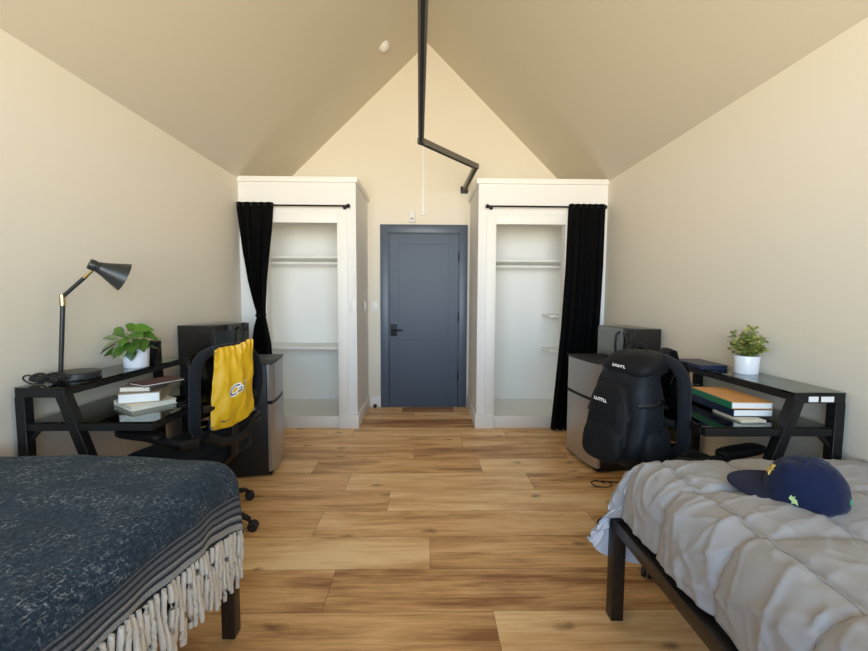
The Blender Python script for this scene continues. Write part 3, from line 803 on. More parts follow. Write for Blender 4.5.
# ------------------------------------------------------------------ office chairs (front = local +x)
def chair(label, loc, rz, base_rot, caster_rots):
    t = thing('office_chair', label, 'chair', loc, rz, 'black mesh office chairs')
    # five-star base
    for k in range(5):
        a = base_rot + k*2*PI/5; ca, sa = math.cos(a), math.sin(a)
        bm = BM(); tube(bm, [(ca*.02, sa*.02, .115), (ca*.10, sa*.10, .118), (ca*.225, sa*.225, .100), (ca*.305, sa*.305, .075), (ca*.328, sa*.328, .064)], [.030, .027, .021, .017, .013], 10, ry=[.028, .026, .02, .015, .011])
        lg = obj('base_leg', bm, 'black_plastic', t)
        bm = BM(); cr = a+caster_rots[k]; c2, s2 = math.cos(cr), math.sin(cr); p = Vector((ca*.325, sa*.325, 0))
        off = Vector((c2*.018, s2*.018, 0)); sd = Vector((-s2, c2, 0))
        tube(bm, [p+Vector((0, 0, .075)), p+Vector((0, 0, .03))], .007, 8)
        for s in (-1, 1):
            lathe(bm, [(.0, -.009), (.022, -.009), (.027, -.006), (.0275, .004), (.022, .009), (.0, .010)], 18, axisT(p+off+sd*(s*.014)+Vector((0, 0, .0276)), sd*s), False, False)
        tube(bm, [p+off+sd*(.03*math.cos(q))*.55+Vector((0, 0, .0276))+(Vector((0, 0, .031))*math.sin(q)) for q in [PI*i/8 for i in range(9)]], .006, 6)
        obj('caster', bm, 'rubber', lg)
    bm = BM(); lathe(bm, [(.035, .10), (.038, .13), (.030, .15), (.026, .16), (.026, .28), (.018, .285), (.018, .375)], 20); obj('gas_lift', bm, 'black_plastic', t)
    bm = BM(); box(bm, (-.12, -.10, .368), (.12, .10, .408), .012); tube(bm, [(.02, -.10, .385), (.02, -.20, .38), (.03, -.23, .375)], .006, 8); obj('tilt_mechanism', bm, 'black_plastic', t)
    # seat
    bm = BM()
    def sf(p): return Vector((p.x, p.y, p.z - .35*max(0, p.x)**3 + .18*abs(p.y)**3 - .12))
    superblob(bm, (.015, 0, .445), (.245, .245, .042), .45, .38, 40, 16, sf); obj('seat', bm, 'chair_fabric', t)
    # back: padded hoop with mesh panel; leans back with height, curves round the sitter
    def bp(y, z): return Vector((-.195 - .10*(z-.56) + .55*y*y - .06*math.sin((z-.56)/.47*PI), y, z))
    z0, z1, hw = .575, 1.025, .222
    loop = []
    n = 56
    for k in range(n):
        a = 2*PI*k/n; c, s = math.cos(a), math.sin(a); e = .52
        e = .62 if s > 0 else .5; yy = hw*math.copysign(abs(c)**e, c); zz = (z0+z1)/2 + (z1-z0)/2*math.copysign(abs(s)**e, s)
        yy *= 1 - .10*max(0, ((z0+z1)/2-zz)/((z1-z0)/2))
        loop.append(bp(yy, zz))
    bm = BM(); tube(bm, loop, .023, 12, closed=True, up=Vector((1, 0, 0)), ry=.030); obj('back_frame', bm, 'chair_fabric', t)
    bm = BM(); G = []
    for j in range(13):
        v = j/12; row = []
        for i in range(13):
            u = -1+2*i/12; z = z0+.01+(z1-z0-.02)*v; w = hw*(1-.10*max(0, 1-2*v))*(1-.12*abs(2*v-1)**6)
            row.append(bm.verts.new(bp(u*w, z)+Vector((.012, 0, 0))))
        G.append(row)
    for A, B in zip(G, G[1:]):
        for i in range(12): bm.faces.new((A[i], A[i+1], B[i+1], B[i]))
    obj('back_mesh', bm, 'mesh', t, recalc=False)
    bm = BM(); tube(bm, [bp(-.19, .74)+Vector((-.012, 0, 0)), bp(-.1, .735)+Vector((-.015, 0, 0)), bp(0, .733)+Vector((-.018, 0, 0)), bp(.1, .735)+Vector((-.015, 0, 0)), bp(.19, .74)+Vector((-.012, 0, 0))], .012, 8, ry=.020); obj('lumbar_bar', bm, 'black_plastic', t)
    bm = BM(); tube(bm, [(-.08, 0, .386), (-.20, 0, .39), (-.265, 0, .45), (-.275, 0, .56), bp(0, .70)+Vector((-.025, 0, 0)), bp(0, .76)+Vector((-.02, 0, 0))], [.022, .024, .026, .026, .022, .016], 10, ry=[.014, .016, .018, .018, .014, .01])
    tube(bm, [(-.262, -.17, .60), (-.285, -.09, .545), (-.285, 0, .53), (-.285, .09, .545), (-.262, .17, .60)], .018, 10, ry=.026); obj('back_support', bm, 'black_plastic', t)
    # arms
    for s in (-1, 1):
        bm = BM(); tube(bm, [(-.235, s*.20, .575), (-.215, s*.265, .58), (-.13, s*.282, .594), (-.02, s*.285, .603), (.02, s*.285, .605)], [.020, .021, .020, .018, .013], 10, ry=[.030, .028, .022, .015, .008]); ar = obj('armrest', bm, 'black_plastic', t)
        bm = BM(); superblob(bm, (.03, s*.285, .618), (.140, .040, .020), .5, .55, 32, 10); obj('arm_pad', bm, 'black_plastic', ar)
    return t
LC = (-1.30, 2.235, 0); LRZ = math.radians(163)
RC = (1.292, 2.005, 0); RRZ = math.radians(19)
chair('black mesh office chair with the yellow drawstring bag over its back', LC, LRZ, math.radians(-10)-LRZ, [.3, -.6, 1., .4, -.5])
chair('black mesh office chair with the black backpack over its back', RC, RRZ, math.radians(220)-RRZ, [.2, .7, -.5, 1.2, -.3])

# ------------------------------------------------------------------ yellow drawstring bag
# local: x = outward from the chair back, y = along the back (far +), z up
def bag():
    bx = Vector(LC) + Matrix.Rotation(LRZ, 3, 'Z') @ Vector((-.280, .014, 0))
    rz = math.radians(-30)
    t = thing('drawstring_bag', 'golden yellow drawstring bag hung over the office chair back', 'bag', (bx.x, bx.y, 0), rz)
    W = .226; nz, ny = 34, 24
    def P_(u, v, s):   # u 0..1 near->far, v 0 bottom..1 top
        zt = 1.030 + .035*u + .012*math.sin(u*9)*.4 + .02*max(0, u-.8)*5*(1-u)*5
        zb = .628 + .042*u**1.6 - .022*math.sin(PI*u)
        z = zb + (zt-zb)*v
        y = (u-.5)*(W + .030*(1-v)**2) - .012*(1-v)**2 - .006*math.sin(v*5)
        bulge = .030*math.sin(PI*u)**.7*math.sin(PI*min(1, v*1.05))**.7
        cr = .005*math.sin(18*u+6*v) * (1-v) + .012*noise.noise(Vector((u*3.0-v*1.5, v*3.2+u, 3+s))) + .008*(1-abs(noise.noise(Vector((u*3+v*2, v*3.5-u*3, 6)))))**6 
        gather = .007*math.sin(u*44)*max(0, (v-.72)/.28)**1.5
        x = .012 + (.010 + bulge + cr + gather)*(1 if s else -.25)
        return Vector((x, y, z))
    bm = BM(); R = {}
    for s in (0, 1):
        for j in range(nz+1):
            for i in range(ny+1):
                if s == 0 and (i in (0, ny) or j in (0, nz)): R[s, i, j] = R[1, i, j] if (1, i, j) in R else None
                else: R[s, i, j] = bm.verts.new(P_(i/ny, j/nz, s))
    for k, v in list(R.items()):
        if v is None: R[k] = R[1, k[1], k[2]]
    for s in (0, 1):
        for j in range(nz):
            for i in range(ny):
                q = (R[s, i, j], R[s, i+1, j], R[s, i+1, j+1], R[s, i, j+1])
                if len(set(q)) == 4: bm.faces.new(q)
    body = obj('bag_body', bm, 'yellow', t, 60)
    # drawstring draped over the back and corner cords
    bm = BM(); tube(bm, [P_(.03, .95, 1)+Vector((-.0, -.003, 0)), P_(.03, 1, 1)+Vector((-.03, 0, .012)), (-.05, -W*.47, 1.0), (-.06, -W*.40, .85), (-.03, -W*.50, .66), P_(.0, .01, 1)+Vector((-.004, -.004, 0))], .003, 6)
    tube(bm, [P_(.97, .95, 1)+Vector((0, .003, 0)), (-.02, W*.5, 1.03), (-.055, W*.44, 1.0), (-.06, W*.46, .85), (-.02, W*.54, .70), P_(1., .01, 1)+Vector((-.004, .004, 0))], .003, 6)
    obj('drawstring', bm, 'navy_ink', t)
    for u in (.0, 1.):
        bm = BM(); lathe(bm, [(.004, -.001), (.008, -.001), (.008, .001), (.004, .001)], 14, axisT(P_(.02+.96*u, .025, 1)+Vector((.002, 0, 0)), (1, 0, 0)), False, False); obj('eyelet', bm, 'mw_silver', t)
    # print mapped on the outer face
    def on(u, v, lift):
        p = P_(u, v, 1); a = P_(u+.01, v, 1)-p; b = P_(u, v+.01, 1)-p; n = a.cross(b).normalized()
        if n.x < 0: n = -n
        return p + n*lift
    def text_mesh(txt, size, shear, off):
        cu = bpy.data.curves.new('print', 'FONT'); cu.body = txt; cu.size = size; cu.shear = shear; cu.offset = off; cu.resolution_u = 3
        to = bpy.data.objects.new('print', cu); COL.objects.link(to)
        dg = bpy.context.evaluated_depsgraph_get(); me = to.evaluated_get(dg).to_mesh().copy()
        bpy.data.objects.remove(to); return me
    def put_text(txt, u0, v0, size, shear, off, lift, m, name, rise):
        me = text_mesh(txt, size, shear, off); b = BM(); b.from_mesh(me)
        bmesh.ops.triangulate(b, faces=b.faces)
        for _ in range(3): bmesh.ops.subdivide_edges(b, edges=[e for e in b.edges if e.calc_length() > .006], cuts=1); bmesh.ops.triangulate(b, faces=b.faces)
        for v in b.verts: v.co = on(u0 + v.co.x/W, v0 + (v.co.y + rise*v.co.x)/.41, lift)
        return obj(name, b, m, body, recalc=False)
    put_text('C', .30, .385, .070, .35, .006, .0020, 'white_ink', 'logo_outline', .12); put_text('al', .515, .415, .052, .35, .006, .0020, 'white_ink', 'logo_outline', .12)
    put_text('C', .30, .385, .070, .35, 0, .0032, 'navy_ink', 'logo', .12); put_text('al', .515, .415, .052, .35, 0, .0032, 'navy_ink', 'logo', .12)
    # small dark check mark near the bottom corner
    b = BM(); up, lo = [], []
    for k in range(13):
        s = k/12; x = .045*s; c = -.010*math.sin(min(1, s*1.9)*PI*.5) + .026*s*s
        th = .0055*(1-s)**.8*min(1, .35+s*3)
        up.append(b.verts.new(on(.20+x/W, .105+(c+th)/.41, .0025))); lo.append(b.verts.new(on(.20+x/W, .105+(c-th*.6)/.41, .0025)))
    for k in range(12): b.faces.new((lo[k], lo[k+1], up[k+1], up[k]))
    obj('check_mark', b, 'navy_ink', body, recalc=False)
bag()

# ------------------------------------------------------------------ backpack on the right chair
def backpack():
    rz = RRZ + PI + math.radians(8)
    base = Vector(RC) + Matrix.Rotation(RRZ, 3, 'Z') @ Vector((-.245, .012, 0))
    t = thing('backpack', 'black backpack hung by its straps over the office chair back', 'backpack', (base.x, base.y, .035), rz)
    # local x outward, y: +y is towards the camera side? (rotated by pi) ; z up
    def f1(p):
        k = (p.z+1)/2
        w = 1 - .30*max(0, k-.55)**1.3*2
        n_ = .06*noise.noise(p*2.3) + .05*abs(noise.noise(p*5.1+Vector((3, 3, 3))))
        return Vector((p.x*(1-.42*k**1.6) + .05*math.sin(k*9)*max(0, p.x) + n_ - .28*k*k*(1 if p.x > -.6 else .6) + (.04 if p.x > 0 else 0), p.y*w + n_*.7, p.z + n_*.4))
    bm = BM(); superblob(bm, (.118, 0, .735), (.115, .152, .258), .62, .55, 48, 34, f1); body = obj('main_compartment', bm, 'pack2', t, 70)
    def f2(p):
        k = (p.z+1)/2; n_ = .07*noise.noise(p*2.1+Vector((4, 1, 2))) + .07*abs(noise.noise(p*4.6))
        return Vector((p.x*(1-.30*k)+n_ - .40*k*k, p.y*(1-.22*k*k)+n_, p.z+n_*.5))
    bm = BM(); superblob(bm, (.212, -.012, .700), (.062, .118, .180), .6, .55, 40, 26, f2); fp = obj('front_pocket', bm, 'pack', t, 70)
    def f3(p):
        k = (p.z+1)/2; n_ = .08*noise.noise(p*2.4+Vector((1, 7, 2)))
        return Vector((p.x*(1-.35*k)+n_-.25*k, p.y+n_, p.z+n_*.5))
    bm = BM(); superblob(bm, (.245, -.015, .600), (.060, .108, .092), .6, .6, 36, 20, f3); obj('lower_pocket', bm, 'pack', t, 70)
    # top lid overhanging
    def f4(p):
        n_ = .06*noise.noise(p*2.+Vector((2, 2, 9)))
        return Vector((p.x+n_, p.y*(1-.12*max(0, p.z))+n_, p.z - .55*max(0, p.x)**2 + n_))
    bm = BM(); superblob(bm, (.052, .012, .962), (.122, .132, .056), .7, .55, 40, 16, f4); lid = obj('top_lid', bm, 'pack', t, 70)
    # side pockets
    for s in (-1, 1):
        def f5(p):
            n_ = .08*noise.noise(p*2.4+Vector((s*3, 1, 5)))
            return Vector((p.x+n_, p.y*(1-.2*p.z)+n_, p.z+n_*.5))
        bm = BM(); superblob(bm, (.10, s*.145, .590), (.085, .034, .085), .6, .6, 28, 16, f5); obj('side_pocket', bm, 'pack2', t, 70)
    # piping seams along the front pocket
    bm = BM()
    pts = []
    for k in range(17):
        a = PI*k/16; pts.append((.232-.055*math.sin(a), -.012+.112*math.cos(a), .72+.135*math.sin(a)))
    tube(bm, pts, .0035, 6); obj('zip', bm, 'black_plastic', fp)
    # shoulder straps looped over the top of the chair back and down the front
    for s in (-1, 1):
        y = s*.085
        bm = BM(); tube(bm, [(.03, y, .93), (.0, y, .985), (-.045, y*1.02, 1.026), (-.085, y*1.05, 1.014), (-.112, y*1.1, .95), (-.120, y*1.15, .85), (-.10, y*1.2, .72), (-.085, y*1.35, .64)], .026, 10, ry=.007); obj('shoulder_strap', bm, 'pack', t, 70)
    bm = BM(); tube(bm, [(.03, -.04, 1.01), (.028, -.03, 1.038), (.028, 0, 1.046), (.028, .03, 1.038), (.03, .04, 1.01)], .007, 8, ry=.004); obj('grab_handle', bm, 'pack', t)
    # side compression straps with buckles
    for s in (-1, 1):
        for z in (.80, .66):
            bm = BM(); tube(bm, [(.04, s*.138, z), (.10, s*.160, z-.004), (.155, s*.156, z-.01), (.20, s*.122, z-.015)], .003, 6, ry=.010); st = obj('compression_strap', bm, 'black_plastic', t)
            bm = BM(); box(bm, (.085, s*.160-.006, z-.018), (.120, s*.160+.006, z+.012), .003); obj('buckle', bm, 'gloss_black', st)
    # loose webbing tail
    bm = BM(); tube(bm, [(.05, .16, .56), (.06, .175, .50), (.075, .17, .47)], .008, 6, ry=.0015); obj('webbing_tail', bm, 'black_plastic', t)
    # small pale word marks: on the lid and on the front pocket (too blurred to read)
    def marks(name, o_, ey, ez, hgt, n, parent, nx):
        b = BM(); x = 0.; rnd = random.Random(n)
        for k in range(n):
            w = hgt*rnd.uniform(.55, .85)
            for (a0, a1, c0, c1) in ((0, .28, 0, 1), (.28, 1, rnd.choice((0, .38, .74)), 0)):
                c1 = c1 or c0+.26
                q = [o_ + ey*(x+w*a0) + ez*(hgt*c0), o_ + ey*(x+w*a1) + ez*(hgt*c0), o_ + ey*(x+w*a1) + ez*(hgt*c1), o_ + ey*(x+w*a0) + ez*(hgt*c1)]
                vs = [b.verts.new(p) for p in q] + [b.verts.new(p-nx*.002) for p in q]
                for idx in ((0, 1, 2, 3), (4, 5, 6, 7), (0, 1, 5, 4), (1, 2, 6, 5), (2, 3, 7, 6), (3, 0, 4, 7)): b.faces.new([vs[i] for i in idx])
            x += w*1.22
        return obj(name, b, 'white_ink', parent)
    return t, body, fp, lid, marks
BP, bp_body, bp_fp, bp_lid, bp_marks = backpack()
def surface_mark(o, name, y0, z0, y1, z1, hgt, n):
    """place the word mark on the outer (+x) surface of a soft part by ray casting in its own space"""
    def hit(y, z):
        best = None
        me = o.data
        from mathutils.bvhtree import BVHTree
        tr = BVHTree.FromPolygons([v.co for v in me.vertices], [p.vertices for p in me.polygons])
        h = tr.ray_cast(Vector((1, y, z)), Vector((-1, 0, 0)))
        return h[0], h[1]
    p0, n0 = hit(y0, z0); p1, n1 = hit(y1, z1)
    ey = (p1-p0).normalized(); nx = ((n0+n1)/2)
    if nx.x < 0: nx = -nx
    nx = (nx - ey*nx.dot(ey)).normalized(); ez = nx.cross(ey).normalized()
    if ez.z < 0: ez = -ez
    bp_marks(name, p0+nx*.004, ey, ez, hgt, n, o, nx)
surface_mark(bp_lid, 'word_mark', -.035, .945, .025, .940, .013, 6)
surface_mark(bp_fp, 'word_mark', -.075, .785, .0, .78, .014, 7)

# ------------------------------------------------------------------ beds
def bed_frame(label, s, xin, xout, yfoot, yhead):
    """s: sign of x. xin inner (aisle) side, xout wall side"""
    t = thing('bed_frame', label, 'bed frame', (s*(xin+xout)/2, yfoot, 0), 0, 'black metal bed frames')
    hw = (xout-xin)/2; L = yfoot-yhead
    for sx in (-1, 1):
        for yy in (-.0275, -L+.0275):
            bm = BM(); box(bm, (sx*(hw-.025)-.025, yy-.025, 0), (sx*(hw-.025)+.025, yy+.025, .425), .003); obj('leg', bm, 'bed_metal', t)
        bm = BM(); box(bm, (sx*(hw-.02)-.018, -L+.055, .374), (sx*(hw-.02)+.018, -.055, .422), .003); box(bm, (min(sx*(hw-.037), sx*(hw-.15)), -L+.055, .405), (max(sx*(hw-.037), sx*(hw-.15)), -.055, .420), 0); obj('side_rail', bm, 'bed_metal', t)
    for yy in (-.0275, -L+.0275):
        bm = BM(); box(bm, (-hw+.05, yy-.018, .358), (hw-.05, yy+.018, .422), .003); obj('end_rail', bm, 'bed_metal', t)
    for k in range(9):
        y = -L+.16 + k*(L-.3)/8
        bm = BM(); box(bm, (-hw+.04, y-.03, .40), (hw-.04, y+.03, .424), .002); obj('slat', bm, 'bed_metal', t)
LF, RF = 1.512, 1.580
bed_frame('black metal bed frame under the navy flecked blanket', -1, .724, 1.745, LF, -.56)
bed_frame('black metal bed frame under the grey comforter', 1, .746, 1.715, RF, -.50)
def mattress(label, lo, hi):
    bm = BM(); box(bm, lo, hi, .035, 4)
    tag(obj('mattress', bm, 'sheet', angle=50), label, 'mattress', 'mattresses')
mattress('white mattress mostly hidden under the navy flecked blanket', (-1.735, -.55, .427), (-.775, LF-.02, .655))
mattress('white mattress hidden under the grey comforter', (.852, -.49, .427), (1.71, RF-.07, .630))

def drape(edge_x, s, wall_x, yf, yh, ztop, amax, bmax, roll, step, pos_fn, uvfn=None, flare=0.):
    """cloth over a bed. s: direction of the aisle (-1 / +1). returns bmesh.
    flat cloth coords: a = distance past the top edge towards the aisle (negative = on top), b = past the foot edge"""
    bm = BM(); uvl = bm.loops.layers.uv.new('UVMap')
    na = int((abs(wall_x-edge_x)+amax(yf))/step)
    bs = []; y = yh
    top_len = yf-yh; nb = int((top_len+bmax)/step)
    G = []; UV = []
    for j in range(nb+1):
        b = -top_len + (top_len+bmax)*j/nb; row = []; ur = []
        am = amax(yf+min(b, 0)); wid = abs(wall_x-edge_x)
        for i in range(na+1):
            a = -wid + (wid+am)*i/na
            p = pos_fn(a, b); row.append(bm.verts.new(p)); ur.append(((am-a)*(uvfn(am) if uvfn else 1), b))
        G.append(row); UV.append(ur)
    for j in range(nb):
        for i in range(na):
            f = bm.faces.new((G[j][i], G[j][i+1], G[j+1][i+1], G[j+1][i]))
            for lp, (jj, ii) in zip(f.loops, ((j, i), (j, i+1), (j+1, i+1), (j+1, i))): lp[uvl].uv = UV[jj][ii]
    return bm

def profile(d, roll, slope):
    """outward distance and drop for cloth distance d past the edge: a rounded shoulder, then a near-vertical fall"""
    q = PI/2*roll
    if d <= 0: return 0., 0.
    if d < q:
        th = d/roll; return roll*math.sin(th), roll*(1-math.cos(th))
    e = d-q
    return roll + e*slope, roll + e*math.sqrt(1-slope*slope)

# navy blanket, aisle side hangs, cloth ends at the foot
def blanket():
    ex = -.818; zt = .700
    def pos(a, b):
        o_, dr = profile(a, .088, .03)
        y = LF + b
        sag = .0
        x = ex + (min(a, 0) + o_)
        z = zt - dr
        n = noise.noise(Vector((a*3, b*3, .3)))*.012 + noise.noise(Vector((a*9, b*9, 2.)))*.005
        k = max(0, min(1, 1+b/.35))       # dips near the foot corner
        z += n - .012*k*k + .012*max(0, min(1, -a/.5))*(1-k)
        if a > .08: x += .006*math.sin(b*17+a*3)*(a-.08)/.15 + .003*math.sin(b*41)*(a-.08)/.15
        if a > -.25: z -= .020*max(0, (a+.25)/.25 if a < 0 else 1)*max(0, min(1, 1+b/.25))**2
        if b > 0: z -= b*.8; y = LF + b*.6
        return Vector((x, y, z))
    am = lambda y: .275 + .150*(max(y, .75)-1.15)
    bm = drape(ex, 1, -1.775, LF, -.5, zt, am, .015, .088, .014, pos, lambda am_: .348/am_)
    o = tag(obj('blanket', bm, 'blanket', angle=180), 'navy blue woven blanket with pale flecks and fringed striped hem', 'blanket')
    sd = o.modifiers.new('thickness', 'SOLIDIFY'); sd.thickness = .012; sd.offset = 0
    # fringe: one tassel every two centimetres along the hem that the view shows
    rnd = random.Random(4); k = 0; b = -.012
    while b > -.95:
        y = LF+b; a = am(y); p = pos(a-.006, b); p.x = max(p.x, -.712)
        L_ = .195+rnd.uniform(-.02, .025); sway = rnd.uniform(-.007, .007); sx = rnd.uniform(-.003, .010)
        bm = BM(); pts = []
        for i in range(10):
            u = i/9; pts.append(p + Vector((sx*u + .003*math.sin(u*5+k*1.7), sway*u*u + .0025*math.sin(u*7+k), .010 - L_*u)))
        tube(bm, pts, [.006]+[.0080+.0010*math.sin(i*2.2+k) for i in range(8)]+[.0065], 8)
        obj('tassel', bm, 'fringe', o); b -= .0225+rnd.uniform(-.0025, .0025); k += 1
    return o
blanket()

def comforter():
    ex = .905; zt = .668; foot = 1.515
    Q = .262; AM, BMX = .300, .53
    def pos(a, b):
        aa, bb = max(a, 0), max(b, 0)
        R_ = .125; m = max(aa/AM, bb/BMX); ph = math.atan2(bb/BMX, aa/AM) if m > 0 else 0.
        ca, cb = (math.cos(ph), math.sin(ph)) if m > 0 else (0, 0)
        r = m*(AM*ca*ca + BMX*cb*cb + .02*(2*ca*cb)**2) ; w = abs(2*ca*cb)
        o_, dr = profile(r, R_, .07 + .10*w)
        x = ex - (min(a, 0) + o_*ca) - w*.115*m**2.2; y = foot + min(b, 0) + o_*cb*.42; z = zt - dr
        # quilting: seams one hand's breadth inside the edge and across the bed
        def seam(v, off):
            return abs(((v-off)/Q+.5) % 1 - .5)*Q
        sa, sb = seam(a, -.012), seam(b+foot, 1.285)
        pa = .75*(1-math.exp(-(sa/.040)**1.2))+.25*(1-math.exp(-(sa/.009)**1.4)); pb = .70*(1-math.exp(-(sb/.040)**1.2))+.30*(1-math.exp(-(sb/.009)**1.4))
        if aa > .07 and bb == 0: pa = 1
        puff = .021*(pa*pb) - .013 - .005*max(math.exp(-(sa/.008)**2) if not (aa > .07 and bb == 0) else 0, math.exp(-(sb/.008)**2))
        N = lambda u, v, k: noise.noise(Vector((u, v, k)))
        near = min(1, math.exp(-(min(sa, sb)/.05)))
        wr = .005*N(a*7+b*2, b*5-a*2, 1.1) + .005*near*N(a*26, b*26, 5.2)
        # soft creases fanning from the seams and drag lines over the shoulder of the bed
        cr = (1-abs(N(b*10+a*4.5, a*3.0-b*2.5, 8.8)))**8*.009 + (1-abs(N(a*8-b*5, b*3.2+a*2., 3.3)))**9*.008 + (1-abs(N(a*4+b*14, b*2.2-a*9., 5.3)))**10*.006
        side = min(1, max(0, (a+.06)/.16))
        drag = side*(.008*N(b*6+2.5*a, a*2.5, 7.) + .004*N(b*23+4*a, a*5, 9.))
        nx, ny, nz_ = -ca*min(1, r/.16), cb*min(1, r/.16), max(.12, 1-r/.19)
        n = Vector((nx, ny, nz_)).normalized()
        p = Vector((x, y, z)) + n*(puff+wr+cr*(.5+.5*side)) + n*drag
        return p
    am = lambda y: AM
    bm = drape(ex, -1, 1.738, foot, -.45, zt, am, BMX, .12, .0064, pos)
    for v in bm.verts:
        if v.co.x > 1.715: v.co.x = 1.715
        if v.co.y > 1.592: v.co.y = 1.592
    for f in bm.faces:
        f.normal_update()
    if sum(f.normal.z for f in bm.faces) < 0: bmesh.ops.reverse_faces(bm, faces=bm.faces)
    o = tag(obj('comforter', bm, ['comforter', 'lining'], recalc=False), 'light grey quilted comforter draped over the bed with the navy cap', 'comforter')
    sd = o.modifiers.new('thickness', 'SOLIDIFY'); sd.thickness = .004; sd.offset = -1; sd.material_offset = 1
    # seams: a line of stitching, darkened as seam shade, along the bed and across it every quilt box
    def run(f, n):
        b = BM(); pts = [f(k/n) for k in range(n+1)]
        tube(b, [p for p in pts], .0011, 5); obj('seam', b, 'seam', o)
    for k in (0, 1, 2):
        a0 = .012-Q*k
        run(lambda t: pos(a0, -1.9+(1.9+.10)*t)+Vector((0, 0, .0012)), 220)
    for k in range(0, 5):
        b0 = 1.285-foot-Q*k
        run(lambda t: pos(-.80+(.80+AM-.004)*t, b0)+Vector((-.0010 if t > .7 else 0, 0, .0012)), 150)
    return o, pos
cmf, cpos = comforter()

# ------------------------------------------------------------------ cap
def cap():
    rz = math.radians(150)
    t = thing('baseball_cap', 'navy baseball cap with gold front emblem lying on the grey comforter', 'cap', (1.186, 1.205, .686), rz)
    t.rotation_euler = (math.radians(-18), math.radians(4), rz)
    seg, rows = 48, 16
    def cp(a, ph):
        c, s = math.cos(a), math.sin(a)
        rx, ry, h = .104, .088, .128
        k = math.cos(ph)**.72; z = math.sin(ph)**.95
        x = rx*c*k; 
        if c > 0: x *= 1-.10*z           # steeper front panel
        seam = 1-.012*max(0, 1-abs(((a/(PI/3)) % 1)-.5)*0-8*min((a/(PI/3)) % 1, 1-(a/(PI/3)) % 1))
        slump = 1 - .05*max(0, math.sin(a*1+2.2))*z
        return Vector((x*seam - .010*z*0 + (.012*z if c > 0 else 0), ry*s*k*seam, h*z*slump + .004*noise.noise(Vector((c*2, s*2, ph*2)))))
    bm = BM(); R = [[bm.verts.new(cp(2*PI*i/seg, PI/2*j/rows*.985)) for i in range(seg)] for j in range(rows+1)]
    for A, B in zip(R, R[1:]):
        for i in range(seg): bm.faces.new((A[i], A[(i+1) % seg], B[(i+1) % seg], B[i]))
    bm.faces.new(R[-1])
    o = obj('crown', bm, 'cap', t, 60)
    sd = o.modifiers.new('thickness', 'SOLIDIFY'); sd.thickness = .002; sd.offset = -1
    bm = BM(); superblob(bm, (.006, 0, .128), (.008, .008, .004), 1, 1, 12, 8); obj('button', bm, 'cap', o)
    # brim: curved visor
    bm = BM(); rows_ = []
    for j in range(11):
        v = j/10; row = []
        for i in range(25):
            a = math.radians(-80+160*i/24); c, s = math.cos(a), math.sin(a)
            x0, y0 = .101*c, .086*s
            ext = .098*(math.cos(a*1.08)**.55 if math.cos(a*1.08) > 0 else 0)
            x = x0+ext*v; y = y0*(1-.05*v)
            z = .022 - 1.6*y*y + .006*v
            row.append(bm.verts.new((x, y, max(z, .001))))
        rows_.append(row)
    for A, B in zip(rows_, rows_[1:]):
        for i in range(24): bm.faces.new((A[i], A[i+1], B[i+1], B[i]))
    o2 = obj('brim', bm, 'cap_brim', t, 180)
    sd = o2.modifiers.new('thickness', 'SOLIDIFY'); sd.thickness = .004; sd.offset = 0
    def patch(name, m, a0, a1, p0, p1, shape, th=.003):
        b = BM(); n = len(shape); F, Bk = [], []
        for u, v in shape:
            a = a0+(a1-a0)*u; ph = p0+(p1-p0)*v; p = cp(a, ph); nn = Vector((p.x/.104**2, p.y/.088**2, p.z/.128**2)).normalized()
            F.append(b.verts.new(p+nn*th)); Bk.append(b.verts.new(p-nn*.001))
        b.faces.new(F); b.faces.new(Bk[::-1])
        for i in range(n): b.faces.new((F[i], Bk[i], Bk[(i+1) % n], F[(i+1) % n]))
        return obj(name, b, m, o)
    star = [(.0, .1), (.3, .25), (.35, 0), (.55, .2), (.95, .05), (.75, .4), (1, .7), (.65, .65), (.55, 1), (.4, .7), (.1, .9), (.2, .5)]
    patch('front_emblem', 'gold', math.radians(-11), math.radians(10), .58, .95, star, .005)
    side_a = math.radians(58)
    patch('side_emblem', 'lime', side_a, side_a+math.radians(13), .20, .42, [(0, .5), (.35, .3), (.3, 0), (.7, .15), (1, 0), (.85, .6), (.6, .7), (.75, 1), (.4, .8), (.2, .95)], .003)
    patch('back_emblem', 'green_emb', math.radians(150), math.radians(160), .10, .28, [(0, .4), (.5, 0), (1, .5), (.6, .6), (.5, 1)], .003)
    for a in (30, 90, 150, 210, 270, 330):
        p = cp(math.radians(a), 1.05); nn = Vector((p.x/.104**2, p.y/.088**2, p.z/.128**2)).normalized()
        b = BM(); lathe(b, [(.0025, 0), (.0045, 0), (.0045, .0015), (.0025, .0015)], 10, axisT(p, nn), False, False); obj('eyelet', b, 'cap_brim', o)
    return t
cap()

# loose fridge cord on the floor
bm = BM(); pts = []
for k in range(40):
    u = k/39; a = u*2*PI*1.3
    pts.append(Vector((.055*math.cos(a)+.06*u, .05*math.sin(a)-.02*u, .005+.004*(u > .5))))
pts = [Vector((.20, .02, .005))]+pts[::-1]
tube(bm, pts, .004, 6)
o = tag(obj('fridge_cord', bm, 'cable'), 'thin black cord looped on the floor below the backpack', 'cord'); o.location = (1.19, 2.72, 0)

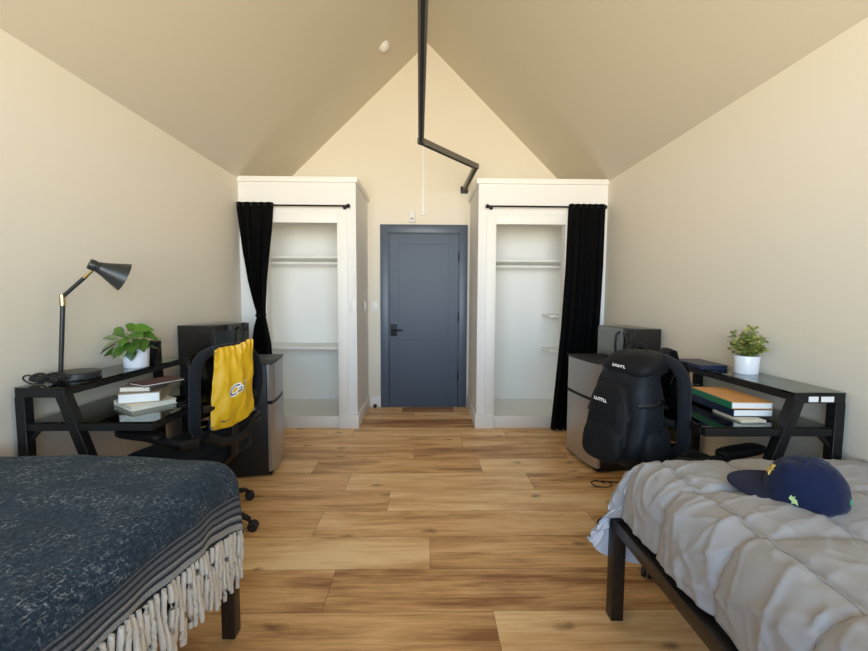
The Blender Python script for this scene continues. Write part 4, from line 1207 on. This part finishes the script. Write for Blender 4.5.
# ------------------------------------------------------------------ daylight
w = bpy.data.worlds.new('sky'); scn.world = w; w.use_nodes = True
nt = w.node_tree; bg = nt.nodes['Background']
tc = nt.nodes.new('ShaderNodeTexCoord'); sp = nt.nodes.new('ShaderNodeSeparateXYZ'); rp = nt.nodes.new('ShaderNodeValToRGB')
mr = nt.nodes.new('ShaderNodeMapRange'); mr.inputs['From Min'].default_value = -1; mr.inputs['From Max'].default_value = 1
nt.links.new(tc.outputs['Generated'], sp.inputs[0]); nt.links.new(sp.outputs['Z'], mr.inputs['Value']); nt.links.new(mr.outputs[0], rp.inputs['Fac'])
e = rp.color_ramp.elements
def stop(elev, c):
    p = (math.sin(math.radians(elev))+1)/2
    k = e.new(p); k.color = (*c, 1)
e[0].position = 0; e[0].color = (.30, .24, .16, 1)
e[1].position = 1; e[1].color = (.06, .09, .13, 1)
stop(-45, (.50, .43, .32)); stop(-25, (.95, .84, .64)); stop(-10, (1.10, 1.0, .81)); stop(-2, (.95, .95, .92)); stop(3, (.64, .80, .96)); stop(12, (.27, .40, .55)); stop(28, (.09, .15, .24)); stop(36, (.06, .09, .13))
# invented falloff: sky dimmed to either side, favouring the back wall over side walls
az = nt.nodes.new('ShaderNodeMapRange'); az.interpolation_type = 'SMOOTHSTEP'
az.inputs['From Min'].default_value = -.45; az.inputs['From Max'].default_value = -.98; az.inputs['To Min'].default_value = .30; az.inputs['To Max'].default_value = 1.
nt.links.new(sp.outputs['Y'], az.inputs['Value'])
ms = nt.nodes.new('ShaderNodeMath'); ms.operation = 'MULTIPLY'; ms.inputs[1].default_value = 17.0
nt.links.new(az.outputs[0], ms.inputs[0]); nt.links.new(ms.outputs[0], bg.inputs['Strength'])
nt.links.new(rp.outputs['Color'], bg.inputs['Color'])
# the window opening helps the sampler find the sky (a portal gives no light of its own)
l = bpy.data.lights.new('window_portal', 'AREA'); l.shape = 'RECTANGLE'; l.size = WX1-WX0; l.size_y = WZ1-WZ0; l.cycles.is_portal = True
lo = bpy.data.objects.new('window_portal', l); COL.objects.link(lo)
lo.location = ((WX0+WX1)/2, YF-.10, (WZ0+WZ1)/2); lo.rotation_euler = (PI/2, 0, 0)

# ------------------------------------------------------------------ camera
cam = bpy.data.cameras.new('camera'); co = bpy.data.objects.new('camera', cam); COL.objects.link(co)
cam.sensor_fit = 'HORIZONTAL'; cam.sensor_width = 36; cam.lens = 403.82/868*36; cam.clip_start = .05
p_, y_, r_ = math.radians(3.999), math.radians(1.03), math.radians(.259)
fw = Vector((math.sin(y_)*math.cos(p_), math.cos(y_)*math.cos(p_), -math.sin(p_)))
rt = Vector((math.cos(y_), -math.sin(y_), 0)); up = rt.cross(fw)
Rr = rt*math.cos(r_)+up*math.sin(r_); Uu = up*math.cos(r_)-rt*math.sin(r_)
co.matrix_world = Matrix(((Rr.x, Uu.x, -fw.x, 0), (Rr.y, Uu.y, -fw.y, 0), (Rr.z, Uu.z, -fw.z, 1.3), (0, 0, 0, 1)))
scn.camera = co
vs = scn.view_settings
vs.view_transform = 'Standard'; vs.look = 'None'; vs.gamma = 1; vs.use_curve_mapping = False; vs.exposure = 0.0
cy = scn.cycles
cy.max_bounces = 12; cy.diffuse_bounces = 8; cy.transparent_max_bounces = 16; cy.use_denoising = True
cy.sample_clamp_indirect = 8; cy.caustics_reflective = False
